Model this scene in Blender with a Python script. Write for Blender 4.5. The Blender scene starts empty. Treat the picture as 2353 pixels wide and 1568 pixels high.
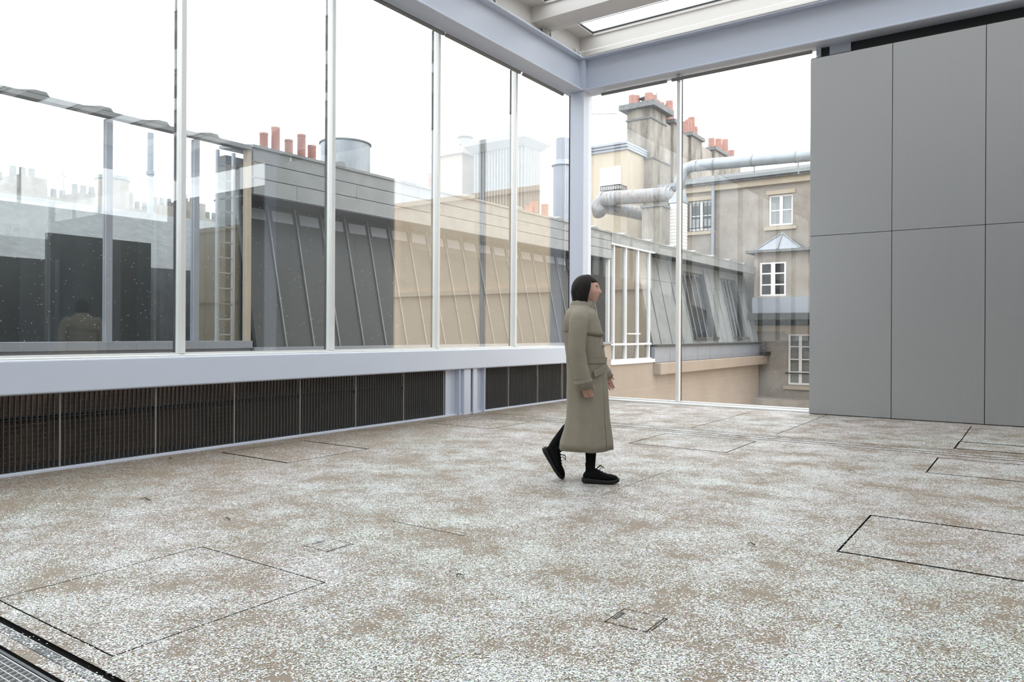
import bpy, bmesh, math, random
import numpy as np
from mathutils import Vector, Matrix

random.seed(7)
rng = np.random.default_rng(11)
SC = bpy.context.scene
COL = SC.collection
PI = math.pi

# ------------------------------------------------------------------ camera
W, H = 2353, 1568
F_PX = 1715.0
HZ = 766.0
ROLL = math.radians(0.274)
YAW = math.radians(35.08)
CAM = np.array([6.874, -11.834, 1.2])
cam_d = bpy.data.cameras.new('camera')
cam = bpy.data.objects.new('camera', cam_d)
COL.objects.link(cam)
cam_d.sensor_fit = 'HORIZONTAL'
cam_d.sensor_width = 36.0
cam_d.lens = 36.0 * F_PX / W
cam_d.shift_y = -(H / 2 - HZ) / W
cam_d.clip_start = 0.05
cam_d.clip_end = 500
cam.location = CAM
_R = Matrix.Rotation(YAW, 4, 'Z') @ Matrix.Rotation(PI / 2, 4, 'X') @ Matrix.Rotation(ROLL, 4, 'Z')
cam.rotation_euler = _R.to_euler()
SC.camera = cam

# ------------------------------------------------------------------ sky, exposure
world = bpy.data.worlds.new('overcast_sky')
SC.world = world
world.use_nodes = True
nt = world.node_tree
nt.nodes.clear()
wo = nt.nodes.new('ShaderNodeOutputWorld')
bg = nt.nodes.new('ShaderNodeBackground')
tc = nt.nodes.new('ShaderNodeTexCoord')
sp = nt.nodes.new('ShaderNodeSeparateXYZ')
mr = nt.nodes.new('ShaderNodeMapRange')
mr.inputs['From Min'].default_value = -0.05
mr.inputs['From Max'].default_value = 1.0
mr.inputs['To Min'].default_value = 2.45
mr.inputs['To Max'].default_value = 3.1
nt.links.new(tc.outputs['Generated'], sp.inputs[0])
nt.links.new(sp.outputs['Z'], mr.inputs['Value'])
nt.links.new(mr.outputs[0], bg.inputs['Strength'])
bg.inputs['Color'].default_value = (0.95, 0.975, 1.0, 1)
nt.links.new(bg.outputs[0], wo.inputs[0])
SC.view_settings.view_transform = 'Standard'
SC.view_settings.look = 'None'
SC.view_settings.gamma = 1.0
SC.view_settings.use_curve_mapping = False
SC.view_settings.exposure = 0.42
try:
    SC.cycles.transparent_max_bounces = 24
    SC.cycles.max_bounces = 8
    SC.cycles.diffuse_bounces = 4
    SC.cycles.glossy_bounces = 4
except Exception:
    pass

# ------------------------------------------------------------------ placing helpers
_fwd = np.array([-math.sin(YAW), math.cos(YAW), 0]); _rt = np.array([math.cos(YAW), math.sin(YAW), 0]); _up = np.array([0, 0, 1.0])


def _ray(px, py):
    a = px - W / 2; b = HZ - py
    c, s = math.cos(ROLL), math.sin(ROLL)
    return _fwd * F_PX + _rt * (a * c - b * s) + _up * (a * s + b * c)


def at_x(px, py, x):
    d = _ray(px, py); return CAM + d * ((x - CAM[0]) / d[0])


def at_y(px, py, y):
    d = _ray(px, py); return CAM + d * ((y - CAM[1]) / d[1])


def at_z(px, py, z=0.0):
    d = _ray(px, py); return CAM + d * ((z - CAM[2]) / d[2])


# ------------------------------------------------------------------ materials
def srgb(r, g, b):
    return tuple(((c / 255 / 12.92) if c / 255 <= 0.04045 else ((c / 255 + 0.055) / 1.055) ** 2.4) for c in (r, g, b)) + (1,)


MATS = {}


def mat(name, col, rough=0.6, metal=0.0, spec=0.5, noise=0.0, nscale=4.0, col2=None, bump=0.0, bscale=60.0, stretch=None):
    """principled material; noise mixes col towards col2 with fBm, bump adds fine relief"""
    if name in MATS:
        return MATS[name]
    m = bpy.data.materials.new(name)
    m.use_nodes = True
    n = m.node_tree.nodes; l = m.node_tree.links
    p = n['Principled BSDF']
    p.inputs['Base Color'].default_value = col
    p.inputs['Roughness'].default_value = rough
    p.inputs['Metallic'].default_value = metal
    p.inputs['Specular IOR Level'].default_value = spec
    vec = None
    if noise > 0 or bump > 0:
        g = n.new('ShaderNodeNewGeometry')
        vec = g.outputs['Position']
        if stretch:
            mp = n.new('ShaderNodeMapping')
            mp.inputs['Scale'].default_value = stretch
            l.new(vec, mp.inputs['Vector']); vec = mp.outputs[0]
    if noise > 0:
        t = n.new('ShaderNodeTexNoise'); t.inputs['Scale'].default_value = nscale
        t.inputs['Detail'].default_value = 7; t.inputs['Roughness'].default_value = 0.65
        l.new(vec, t.inputs['Vector'])
        r = n.new('ShaderNodeMapRange'); r.inputs['From Min'].default_value = 0.38; r.inputs['From Max'].default_value = 0.68
        r.inputs['To Max'].default_value = noise
        l.new(t.outputs['Fac'], r.inputs['Value'])
        mx = n.new('ShaderNodeMix'); mx.data_type = 'RGBA'
        mx.inputs['A'].default_value = col; mx.inputs['B'].default_value = col2 or tuple(c * 0.5 for c in col[:3]) + (1,)
        l.new(r.outputs[0], mx.inputs['Factor']); l.new(mx.outputs['Result'], p.inputs['Base Color'])
    if bump > 0:
        t2 = n.new('ShaderNodeTexNoise'); t2.inputs['Scale'].default_value = bscale; t2.inputs['Detail'].default_value = 3
        l.new(vec, t2.inputs['Vector'])
        b = n.new('ShaderNodeBump'); b.inputs['Strength'].default_value = bump; b.inputs['Distance'].default_value = 0.01
        l.new(t2.outputs['Fac'], b.inputs['Height']); l.new(b.outputs[0], p.inputs['Normal'])
    MATS[name] = m
    return m


def glass_mat(name, r0, tint, rough=0.0):
    m = bpy.data.materials.new(name)
    m.use_nodes = True
    n = m.node_tree.nodes; l = m.node_tree.links
    n.clear()
    o = n.new('ShaderNodeOutputMaterial')
    tr = n.new('ShaderNodeBsdfTransparent'); tr.inputs['Color'].default_value = tint
    gl = n.new('ShaderNodeBsdfGlossy'); gl.inputs['Roughness'].default_value = rough
    gl.inputs['Color'].default_value = (0.97, 0.98, 1, 1)
    lw = n.new('ShaderNodeLayerWeight'); lw.inputs['Blend'].default_value = 0.5
    pw = n.new('ShaderNodeMath'); pw.operation = 'POWER'; pw.inputs[1].default_value = 5
    ml = n.new('ShaderNodeMath'); ml.operation = 'MULTIPLY_ADD'; ml.inputs[1].default_value = 1 - r0; ml.inputs[2].default_value = r0
    mx = n.new('ShaderNodeMixShader')
    l.new(lw.outputs['Facing'], pw.inputs[0]); l.new(pw.outputs[0], ml.inputs[0]); l.new(ml.outputs[0], mx.inputs[0])
    l.new(tr.outputs[0], mx.inputs[1]); l.new(gl.outputs[0], mx.inputs[2]); l.new(mx.outputs[0], o.inputs[0])
    MATS[name] = m
    return m


M_glass = glass_mat('coated_facade_glass', 0.115, (0.965, 0.975, 0.97, 1))
M_glassf = glass_mat('far_facade_glass', 0.036, (0.965, 0.975, 0.97, 1))
M_glass2 = glass_mat('clear_window_glass', 0.06, (0.95, 0.97, 0.97, 1))
M_lilac = mat('lilac_painted_steel', (0.54, 0.575, 0.665, 1), 0.36, noise=0.12, nscale=1.5, col2=(0.48, 0.525, 0.61, 1))
M_alu = mat('pale_aluminium', (0.66, 0.66, 0.65, 1), 0.38, metal=0.25)
M_gasket = mat('black_gasket', (0.02, 0.02, 0.022, 1), 0.6)
M_blind = mat('grey_blind_bar', (0.16, 0.155, 0.15, 1), 0.5)
M_dark = mat('dark_void', (0.012, 0.010, 0.009, 1), 0.9)
M_brownvoid = mat('brown_plenum_board', (0.20, 0.13, 0.085, 1), 0.8, noise=0.8, nscale=3, col2=(0.05, 0.033, 0.022, 1))
M_galv = mat('galvanised_grating', (0.15, 0.15, 0.147, 1), 0.45, metal=0.4)
M_galvm = mat('grey_galvanised_frame', (0.27, 0.27, 0.27, 1), 0.45, metal=0.3)
M_galvl = mat('bright_galvanised_edge', (0.5, 0.5, 0.5, 1), 0.45, metal=0.3)
M_white = mat('cream_ceiling_paint', (0.60, 0.57, 0.545, 1), 0.5)
M_cable = mat('white_cable', (0.85, 0.83, 0.8, 1), 0.4)
M_zinc = mat('grey_zinc', (0.25, 0.265, 0.27, 1), 0.5, metal=0.25, noise=0.5, nscale=2.5, col2=(0.16, 0.17, 0.175, 1), bump=0.15, bscale=25)
M_zincd = mat('dark_patina_zinc', (0.052, 0.055, 0.054, 1), 0.55, metal=0.2, noise=0.5, nscale=5, col2=(0.038, 0.04, 0.039, 1))
M_zincl = mat('light_blue_zinc', (0.29, 0.31, 0.35, 1), 0.5, metal=0.2, noise=0.4, nscale=3, col2=(0.22, 0.24, 0.275, 1))
M_stucco = mat('old_beige_render', (0.335, 0.305, 0.275, 1), 0.9, noise=0.85, nscale=0.9, col2=(0.205, 0.178, 0.152, 1), bump=0.3, bscale=12)
M_stucco2 = mat('streaked_chimney_render', (0.30, 0.275, 0.24, 1), 0.9, noise=0.95, nscale=1.2, col2=(0.105, 0.093, 0.078, 1), bump=0.3, bscale=10, stretch=(1.6, 1.6, 0.5))
M_cream = mat('cream_render', (0.44, 0.38, 0.30, 1), 0.9, noise=0.5, nscale=1.2, col2=(0.33, 0.28, 0.215, 1))
M_stone = mat('warm_cream_stone', (0.92, 0.74, 0.54, 1), 0.9, noise=0.4, nscale=0.8, col2=(0.82, 0.64, 0.45, 1))
M_sand = mat('sand_render', (0.345, 0.285, 0.235, 1), 0.9, noise=0.5, nscale=0.8, col2=(0.28, 0.225, 0.18, 1))
M_terra = mat('terracotta', (0.37, 0.205, 0.175, 1), 0.85, noise=0.7, nscale=5, col2=(0.24, 0.125, 0.10, 1))
M_lead = mat('sooty_lead_cap', (0.12, 0.125, 0.13, 1), 0.8, noise=0.7, nscale=8, col2=(0.25, 0.25, 0.24, 1))
M_duct = mat('weathered_duct_metal', (0.26, 0.28, 0.30, 1), 0.5, metal=0.3, noise=0.95, nscale=3.5, col2=(0.19, 0.13, 0.095, 1), stretch=(3, 1, 1))
M_drum = mat('pale_drum_metal', (0.33, 0.36, 0.39, 1), 0.45, metal=0.35, noise=0.3, nscale=3)
M_wframe = mat('white_window_frame', (0.78, 0.77, 0.76, 1), 0.5)
M_wdark = mat('dim_room', (0.06, 0.055, 0.05, 1), 0.8)
M_wcurtain = mat('net_curtain', (0.25, 0.25, 0.25, 1), 0.9)
M_iron = mat('wrought_iron', (0.03, 0.03, 0.035, 1), 0.6)
M_tile = mat('white_tiled_flue', (0.72, 0.70, 0.66, 1), 0.5)
M_slate = mat('slate_grey_roof', (0.13, 0.135, 0.14, 1), 0.7, noise=0.8, nscale=4, col2=(0.07, 0.07, 0.07, 1))
M_dglass = mat('dark_roof_window_glass', (0.025, 0.028, 0.03, 1), 0.12, spec=0.35)
M_court = mat('courtyard_paving', (0.45, 0.40, 0.34, 1), 0.9, noise=0.5, nscale=2)
M_coat = mat('khaki_gabardine', (0.222, 0.193, 0.146, 1), 0.85, noise=0.35, nscale=9, col2=(0.165, 0.143, 0.108, 1), bump=0.25, bscale=30)
M_coatd = mat('khaki_seam', (0.10, 0.09, 0.068, 1), 0.9)
M_hair = mat('dark_brown_hair', (0.008, 0.005, 0.004, 1), 0.6, spec=0.2, noise=0.6, nscale=30, col2=(0.02, 0.012, 0.009, 1), stretch=(6, 6, 0.6), bump=0.5, bscale=60)
M_skin = mat('skin', (0.50, 0.29, 0.225, 1), 0.55)
M_lip = mat('lip', (0.36, 0.13, 0.115, 1), 0.5)
M_eye = mat('eye_white', (0.6, 0.58, 0.55, 1), 0.3)
M_iris = mat('dark_iris', (0.012, 0.008, 0.006, 1), 0.2)
M_black = mat('black_knit', (0.005, 0.005, 0.0055, 1), 0.9, spec=0.12)
M_shoe = mat('black_suede', (0.005, 0.005, 0.005, 1), 0.85, spec=0.12)
M_sole = mat('black_rubber_sole', (0.012, 0.012, 0.0125, 1), 0.6, spec=0.25)
M_brown = mat('brown_scrap', (0.05, 0.035, 0.022, 1), 0.8)
M_bird = mat('grey_feathers', (0.12, 0.12, 0.14, 1), 0.8)
M_stack = mat('ribbed_stack_sheet', (0.185, 0.19, 0.195, 1), 0.7)
M_stackd = mat('ribbed_stack_groove', (0.10, 0.105, 0.112, 1), 0.7)
M_drop = mat('rain_drop', (0.75, 0.78, 0.8, 1), 0.15)
M_wallgrey = mat('pale_grey_wall', (0.50, 0.50, 0.52, 1), 0.6)
M_umber = mat('umber_cladding', (0.07, 0.052, 0.04, 1), 0.6)
M_darkpanel = mat('dark_grey_cladding', (0.10, 0.105, 0.115, 1), 0.5)
M_frame = mat('dark_steel_frame', (0.055, 0.06, 0.065, 1), 0.45, metal=0.5)

# perforated grey metal panel
m = bpy.data.materials.new('perforated_grey_metal'); m.use_nodes = True
n = m.node_tree.nodes; l = m.node_tree.links; p = n['Principled BSDF']
p.inputs['Metallic'].default_value = 0.6; p.inputs['Roughness'].default_value = 0.36
g = n.new('ShaderNodeNewGeometry'); v = n.new('ShaderNodeTexVoronoi'); v.inputs['Scale'].default_value = 95; v.inputs['Randomness'].default_value = 0.0
l.new(g.outputs['Position'], v.inputs['Vector'])
r = n.new('ShaderNodeMapRange'); r.inputs['From Min'].default_value = 0.30; r.inputs['From Max'].default_value = 0.42
l.new(v.outputs['Distance'], r.inputs['Value'])
mx = n.new('ShaderNodeMix'); mx.data_type = 'RGBA'
mx.inputs['A'].default_value = (0.33, 0.33, 0.33, 1); mx.inputs['B'].default_value = (0.405, 0.405, 0.405, 1)
l.new(r.outputs[0], mx.inputs['Factor']); l.new(mx.outputs['Result'], p.inputs['Base Color'])
M_perf = m


# floor: brown board strewn with iridescent flecks
COV_SCALE, COV_DETAIL, COV_ROUGH = 2.3, 9.0, 0.74
COV_LO, COV_HI = 0.385, 0.63


def cover_noise(n, l, vec, prefix='ShaderNode'):
    t = n.new('ShaderNodeTexNoise')
    t.inputs['Scale'].default_value = COV_SCALE; t.inputs['Detail'].default_value = COV_DETAIL
    t.inputs['Roughness'].default_value = COV_ROUGH
    l.new(vec, t.inputs['Vector'])
    r = n.new('ShaderNodeMapRange')
    r.inputs['From Min'].default_value = COV_LO; r.inputs['From Max'].default_value = COV_HI
    r.inputs['To Min'].default_value = 0.02; r.inputs['To Max'].default_value = 0.93
    l.new(t.outputs['Fac'], r.inputs['Value'])
    # swept thinner along the left wall
    sx = n.new('ShaderNodeSeparateXYZ'); l.new(vec, sx.inputs[0])
    rx = n.new('ShaderNodeMapRange')
    rx.inputs['From Min'].default_value = -0.1; rx.inputs['From Max'].default_value = 1.7
    rx.inputs['To Min'].default_value = 0.22; rx.inputs['To Max'].default_value = 1.0
    l.new(sx.outputs['X'], rx.inputs['Value'])
    mm = n.new('ShaderNodeMath'); mm.operation = 'MULTIPLY'
    l.new(r.outputs[0], mm.inputs[0]); l.new(rx.outputs[0], mm.inputs[1])
    return mm.outputs[0]


def floor_mat(name, base_a, base_b, scale):
    m = bpy.data.materials.new(name); m.use_nodes = True
    n = m.node_tree.nodes; l = m.node_tree.links; p = n['Principled BSDF']
    g = n.new('ShaderNodeNewGeometry'); pos = g.outputs['Position']
    cov = cover_noise(n, l, pos)
    # wood-fibre board base
    mp = n.new('ShaderNodeMapping'); mp.inputs['Scale'].default_value = (1.2, 9, 1)
    l.new(pos, mp.inputs['Vector'])
    wn = n.new('ShaderNodeTexNoise'); wn.inputs['Scale'].default_value = 3; wn.inputs['Detail'].default_value = 6
    l.new(mp.outputs[0], wn.inputs['Vector'])
    base = n.new('ShaderNodeMix'); base.data_type = 'RGBA'
    base.inputs['A'].default_value = base_a; base.inputs['B'].default_value = base_b
    l.new(wn.outputs['Fac'], base.inputs['Factor'])
    # flecks
    v = n.new('ShaderNodeTexVoronoi'); v.inputs['Scale'].default_value = scale
    l.new(pos, v.inputs['Vector'])
    sep = n.new('ShaderNodeSeparateColor'); l.new(v.outputs['Color'], sep.inputs[0])
    lt = n.new('ShaderNodeMath'); lt.operation = 'LESS_THAN'
    l.new(sep.outputs[0], lt.inputs[0]); l.new(cov, lt.inputs[1])
    hz = n.new('ShaderNodeTexNoise'); hz.inputs['Scale'].default_value = 0.55; hz.inputs['Detail'].default_value = 2
    l.new(pos, hz.inputs['Vector'])
    hm = n.new('ShaderNodeMath'); hm.operation = 'MULTIPLY_ADD'; hm.inputs[1].default_value = 0.6; hm.inputs[2].default_value = -0.10
    l.new(sep.outputs[1], hm.inputs[0])
    ha = n.new('ShaderNodeMath'); ha.operation = 'MULTIPLY_ADD'; ha.inputs[1].default_value = 0.75
    l.new(hz.outputs['Fac'], ha.inputs[0]); l.new(hm.outputs[0], ha.inputs[2])
    hsv = n.new('ShaderNodeCombineColor'); hsv.mode = 'HSV'
    l.new(ha.outputs[0], hsv.inputs[0])
    st = n.new('ShaderNodeMath'); st.operation = 'MULTIPLY'; st.inputs[1].default_value = 0.22
    l.new(sep.outputs[2], st.inputs[0]); l.new(st.outputs[0], hsv.inputs[1])
    vl = n.new('ShaderNodeMapRange'); vl.inputs['To Min'].default_value = 0.16; vl.inputs['To Max'].default_value = 0.90
    l.new(sep.outputs[1], vl.inputs['Value']); l.new(vl.outputs[0], hsv.inputs[2])
    wt = n.new('ShaderNodeMix'); wt.data_type = 'RGBA'; wt.blend_type = 'MULTIPLY'; wt.inputs['Factor'].default_value = 1.0
    wt.inputs['B'].default_value = (1.0, 0.965, 0.905, 1); l.new(hsv.outputs[0], wt.inputs['A'])
    mx = n.new('ShaderNodeMix'); mx.data_type = 'RGBA'
    l.new(lt.outputs[0], mx.inputs['Factor']); l.new(base.outputs['Result'], mx.inputs['A']); l.new(wt.outputs['Result'], mx.inputs['B'])
    l.new(mx.outputs['Result'], p.inputs['Base Color'])
    rr = n.new('ShaderNodeMapRange'); rr.inputs['To Min'].default_value = 0.6; rr.inputs['To Max'].default_value = 0.32
    l.new(lt.outputs[0], rr.inputs['Value']); l.new(rr.outputs[0], p.inputs['Roughness'])
    # every fleck lies at its own tilt
    nm = n.new('ShaderNodeVectorMath'); nm.operation = 'SUBTRACT'; nm.inputs[1].default_value = (0.5, 0.5, 0.5)
    l.new(v.outputs['Color'], nm.inputs[0])
    sc = n.new('ShaderNodeVectorMath'); sc.operation = 'SCALE'
    tl = n.new('ShaderNodeMath'); tl.operation = 'MULTIPLY'; tl.inputs[1].default_value = 0.55
    l.new(lt.outputs[0], tl.inputs[0]); l.new(nm.outputs[0], sc.inputs[0]); l.new(tl.outputs[0], sc.inputs['Scale'])
    ad = n.new('ShaderNodeVectorMath'); l.new(sc.outputs[0], ad.inputs[0]); l.new(g.outputs['Normal'], ad.inputs[1])
    nr = n.new('ShaderNodeVectorMath'); nr.operation = 'NORMALIZE'; l.new(ad.outputs[0], nr.inputs[0])
    l.new(nr.outputs[0], p.inputs['Normal'])
    return m


M_floor = floor_mat('brown_board_with_flecks', (0.225, 0.172, 0.122, 1), (0.165, 0.128, 0.092, 1), 150)
M_strip = floor_mat('steel_strip_with_flecks', (0.075, 0.08, 0.082, 1), (0.06, 0.065, 0.067, 1), 150)

# confetti flakes: colour stored per flake
m = bpy.data.materials.new('iridescent_flake'); m.use_nodes = True
n = m.node_tree.nodes; l = m.node_tree.links; p = n['Principled BSDF']
a = n.new('ShaderNodeAttribute'); a.attribute_name = 'tint'
l.new(a.outputs['Color'], p.inputs['Base Color'])
p.inputs['Roughness'].default_value = 0.25; p.inputs['Metallic'].default_value = 0.15
M_flake = m


# ------------------------------------------------------------------ mesh helpers
class MB:
    def __init__(self):
        self.v = []; self.f = []

    def add(self, vs, fs):
        o = len(self.v)
        self.v += [tuple(map(float, q)) for q in vs]
        self.f += [tuple(i + o for i in q) for q in fs]
        return self

    def box(self, a, b):
        (x0, y0, z0), (x1, y1, z1) = a, b
        x0, x1 = min(x0, x1), max(x0, x1); y0, y1 = min(y0, y1), max(y0, y1); z0, z1 = min(z0, z1), max(z0, z1)
        return self.add([(x0, y0, z0), (x1, y0, z0), (x1, y1, z0), (x0, y1, z0), (x0, y0, z1), (x1, y0, z1), (x1, y1, z1), (x0, y1, z1)],
                        [(0, 3, 2, 1), (4, 5, 6, 7), (0, 1, 5, 4), (1, 2, 6, 5), (2, 3, 7, 6), (3, 0, 4, 7)])

    def hexa(self, bot, top):
        """bot, top: four points each, same turning sense"""
        return self.add(list(bot) + list(top), [(0, 3, 2, 1), (4, 5, 6, 7), (0, 1, 5, 4), (1, 2, 6, 5), (2, 3, 7, 6), (3, 0, 4, 7)])

    def tube(self, pts, rad, n=10, cap=True):
        pts = [Vector(q) for q in pts]
        k = len(pts)
        rads = rad if isinstance(rad, (list, tuple)) else [rad] * k
        tang = []
        for i in range(k):
            t = (pts[min(i + 1, k - 1)] - pts[max(i - 1, 0)]).normalized(); tang.append(t)
        ref = Vector((0, 0, 1)) if abs(tang[0].z) < 0.9 else Vector((1, 0, 0))
        vs = []; fs = []
        u = tang[0].cross(ref).normalized()
        for i in range(k):
            u = (u - tang[i] * u.dot(tang[i])).normalized()
            w = tang[i].cross(u)
            for j in range(n):
                a_ = 2 * PI * j / n
                vs.append(pts[i] + (u * math.cos(a_) + w * math.sin(a_)) * rads[i])
        for i in range(k - 1):
            for j in range(n):
                fs.append((i * n + j, i * n + (j + 1) % n, (i + 1) * n + (j + 1) % n, (i + 1) * n + j))
        if cap:
            fs.append(tuple(range(n))[::-1]); fs.append(tuple((k - 1) * n + j for j in range(n)))
        return self.add(vs, fs)

    def lathe(self, c, prof, n=20, cap=True):
        """prof: list of (radius, z) about the vertical axis through c"""
        vs = []; fs = []; k = len(prof)
        for (r_, z_) in prof:
            for j in range(n):
                a_ = 2 * PI * j / n
                vs.append((c[0] + r_ * math.cos(a_), c[1] + r_ * math.sin(a_), c[2] + z_))
        for i in range(k - 1):
            for j in range(n):
                fs.append((i * n + j, i * n + (j + 1) % n, (i + 1) * n + (j + 1) % n, (i + 1) * n + j))
        if cap:
            fs.append(tuple(range(n))[::-1]); fs.append(tuple((k - 1) * n + j for j in range(n)))
        return self.add(vs, fs)

    def loft(self, rings, cap=True):
        n_ = len(rings[0]); k = len(rings); vs = [q for r_ in rings for q in r_]; fs = []
        for i in range(k - 1):
            for j in range(n_):
                fs.append((i * n_ + j, i * n_ + (j + 1) % n_, (i + 1) * n_ + (j + 1) % n_, (i + 1) * n_ + j))
        if cap:
            fs.append(tuple(range(n_))[::-1]); fs.append(tuple((k - 1) * n_ + j for j in range(n_)))
        return self.add(vs, fs)

    def build(self, name, material, parent=None, smooth=False, bevel=0.0):
        me = bpy.data.meshes.new(name)
        me.from_pydata(self.v, [], self.f)
        bm = bmesh.new(); bm.from_mesh(me)
        bmesh.ops.recalc_face_normals(bm, faces=bm.faces)
        bm.to_mesh(me); bm.free()
        me.materials.append(material)
        if smooth:
            for q in me.polygons: q.use_smooth = True
        o = bpy.data.objects.new(name, me)
        COL.objects.link(o)
        if parent is not None: o.parent = parent
        if bevel > 0:
            bv = o.modifiers.new('bevel', 'BEVEL'); bv.width = bevel; bv.segments = 2; bv.limit_method = 'ANGLE'
        return o


def box(name, a, b, m, parent=None, bevel=0.0):
    return MB().box(a, b).build(name, m, parent, bevel=bevel)


def empty(name, loc=(0, 0, 0), rz=0.0):
    o = bpy.data.objects.new(name, None)
    COL.objects.link(o); o.location = loc; o.rotation_euler = (0, 0, rz); o.empty_display_size = 0.2
    return o


def tag(o, label=None, cat=None, group=None, kind=None):
    if label: o['label'] = label
    if cat: o['category'] = cat
    if group: o['group'] = group
    if kind: o['kind'] = kind
    return o


def struct(o, label=None):
    o['kind'] = 'structure'
    if label: o['label'] = label
    return o


def piece(src, parent, loc=(0, 0, 0), name=None):
    c = src.copy(); COL.objects.link(c); c.parent = parent; c.location = loc
    if name: c.name = name
    return c


# ================================================================== ROOM SHELL
X_END, Y_BACK = 13.4, -17.5
GX = -0.30            # left glass plane
GY = 0.32             # far glass plane

# ---- floor: rectangles with recessed joints and loose covers
GAPW = 0.009
covers = [  # x0, x1, y0, y1, gap
    (3.08, 4.085, -10.42, -9.423, 0.008, 0.008), (5.985, 6.99, -7.40, -6.41, 0.012, 0.024), (0.262, 1.25, -7.40, -6.41, 0.014, 0.028),
    (0.252, 1.275, -4.325, -3.405, 0.016, 0.024), (3.235, 4.30, -4.385, -3.42, 0.014, 0.026), (6.10, 7.10, -4.40, -3.46, 0.014, 0.028),
    (6.18, 7.2, -2.64, -2.06, 0.018, 0.05)]
fboxes = [(5.413, 5.605, -9.062, -8.89), (3.520, 3.715, -9.070, -8.895)]
gaps = []
for (x0, x1, y0, y1, gw, gy) in covers + [q + (0.006, 0.008) for q in fboxes]:
    gaps += [(x0 - gw, x0, y0 - gy, y1 + gy), (x1, x1 + gw, y0 - gy, y1 + gy), (x0, x1, y0 - gy, y0), (x0, x1, y1, y1 + gy)]
gaps += [(4.318, 4.330, -2.70, -0.02), (6.172, 6.184, -2.05, -0.25), (4.237, 4.2425, -6.95, -5.50), (3.262, 3.274, -2.70, 0.05),
         (3.52, 4.12, -8.387, -8.379),
         (0.05, X_END, -2.815, -2.797), (0.05, X_END, -2.915, -2.893), (0.05, X_END, -3.09, -3.06), (0.05, X_END, -3.24, -3.212),
         (-0.02, 13.3, -10.530, -10.500), (-0.02, 13.3, -10.635, -10.622), (-0.02, 13.3, -10.572, -10.567)]
holes = [(q[0], q[1], q[2], q[3]) for q in covers] + fboxes + [(-0.02, 13.3, -10.567, -10.530), (-0.02, 13.3, -12.0, -10.635)]
cut = gaps + holes
FX0, FX1, FY0, FY1 = -0.02, X_END, Y_BACK, 0.2
xs = sorted({FX0, FX1} | {min(max(q[i], FX0), FX1) for q in cut for i in (0, 1)})
ys = sorted({FY0, FY1} | {min(max(q[i], FY0), FY1) for q in cut for i in (2, 3)})
fm = MB()
for j in range(len(ys) - 1):
    run = None
    yc = (ys[j] + ys[j + 1]) / 2
    for i in range(len(xs)):
        solid = False
        if i < len(xs) - 1:
            xc = (xs[i] + xs[i + 1]) / 2
            solid = not any(q[0] < xc < q[1] and q[2] < yc < q[3] for q in cut)
        if solid and run is None: run = xs[i]
        if not solid and run is not None:
            x1 = xs[i]
            fm.add([(run, ys[j], 0), (x1, ys[j], 0), (x1, ys[j + 1], 0), (run, ys[j + 1], 0)], [(0, 1, 2, 3)])
            run = None
floor = struct(fm.build('floor', M_floor), 'brown board floor strewn all over with white iridescent flecks')
box('subfloor', (FX0, FY0, -0.30), (FX1, FY1, -0.028), M_dark, floor)
for (x0, x1, y0, y1, gw, gy) in covers:
    cv = box('floor_cover', (x0, y0, -0.025), (x1, y1, -0.0005), M_dark, floor)
    MB().add([(x0, y0, 0.0), (x1, y0, 0.0), (x1, y1, 0.0), (x0, y1, 0.0)], [(0, 1, 2, 3)]).build('board', M_floor, cv)
box('rail_strip', (-0.02, -10.567, -0.025), (13.3, -10.530, -0.002), M_strip, floor)
box('rail_edge', (-0.02, -10.5265, -0.02), (13.3, -10.5235, -0.006), M_galvl, floor)

# the two floor boxes with a finger slot
for k, (x0, x1, y0, y1) in enumerate(fboxes):
    t = empty('floor_box', (x0, y0, 0))
    w_, d_ = x1 - x0, y1 - y0
    sl0, sl1 = 0.045, 0.130   # slot along y
    lid = MB()
    lid.box((0, 0, -0.02), (0.004, d_, 0.001)); lid.box((0.026, 0, -0.02), (w_, d_, 0.001))
    lid.box((0.004, 0, -0.02), (0.026, sl0, 0.001)); lid.box((0.004, sl1, -0.02), (0.026, d_, 0.001))
    lid.build('lid', M_floor, t)
    box('slot_well', (0.004, sl0, -0.026), (0.026, sl1, -0.022), M_dark, t)
    box('edge_trim', (w_ - 0.012, 0.0, 0.001), (w_ - 0.007, d_, 0.003), M_brown, t)
    tag(t, ['small square floor box with black finger slot in the right foreground', 'small square floor box with dark slot left of the walking person, in the left foreground'][k], 'floor box', 'floor boxes')

# grating at the lower left
gt = empty('floor_grating', (3.0, -10.66, 0))
fr = MB(); fr.box((-3.0, 0.010, -0.04), (10.3, 0.022, 0.0)); fr.box((-3.0, -0.90, -0.04), (10.3, -0.88, 0.0)); fr.build('frame', M_frame, gt)
box('edge_bar', (-3.0, 0.0, -0.04), (10.3, 0.004, 0.001), M_galvl, gt)
bb = MB()
for i in range(36): bb.box((-3.0, -0.024 * (i + 1), -0.03), (2.2, -0.024 * (i + 1) + 0.003, 0.0))
tag(bb.build('bearing_bars', M_galvl, gt), kind='stuff')
cb = MB()
for i in range(160): cb.box((-3.0 + 0.033 * i, -0.88, -0.008), (-3.0 + 0.033 * i + 0.0025, 0, -0.001))
tag(cb.build('cross_rods', M_galvl, gt), kind='stuff')
box('tray', (-3.0, -0.9, -0.12), (10.3, 0.02, -0.10), M_frame, gt)
tag(gt, 'galvanised steel floor grating in the lower left corner', 'grating')

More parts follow.
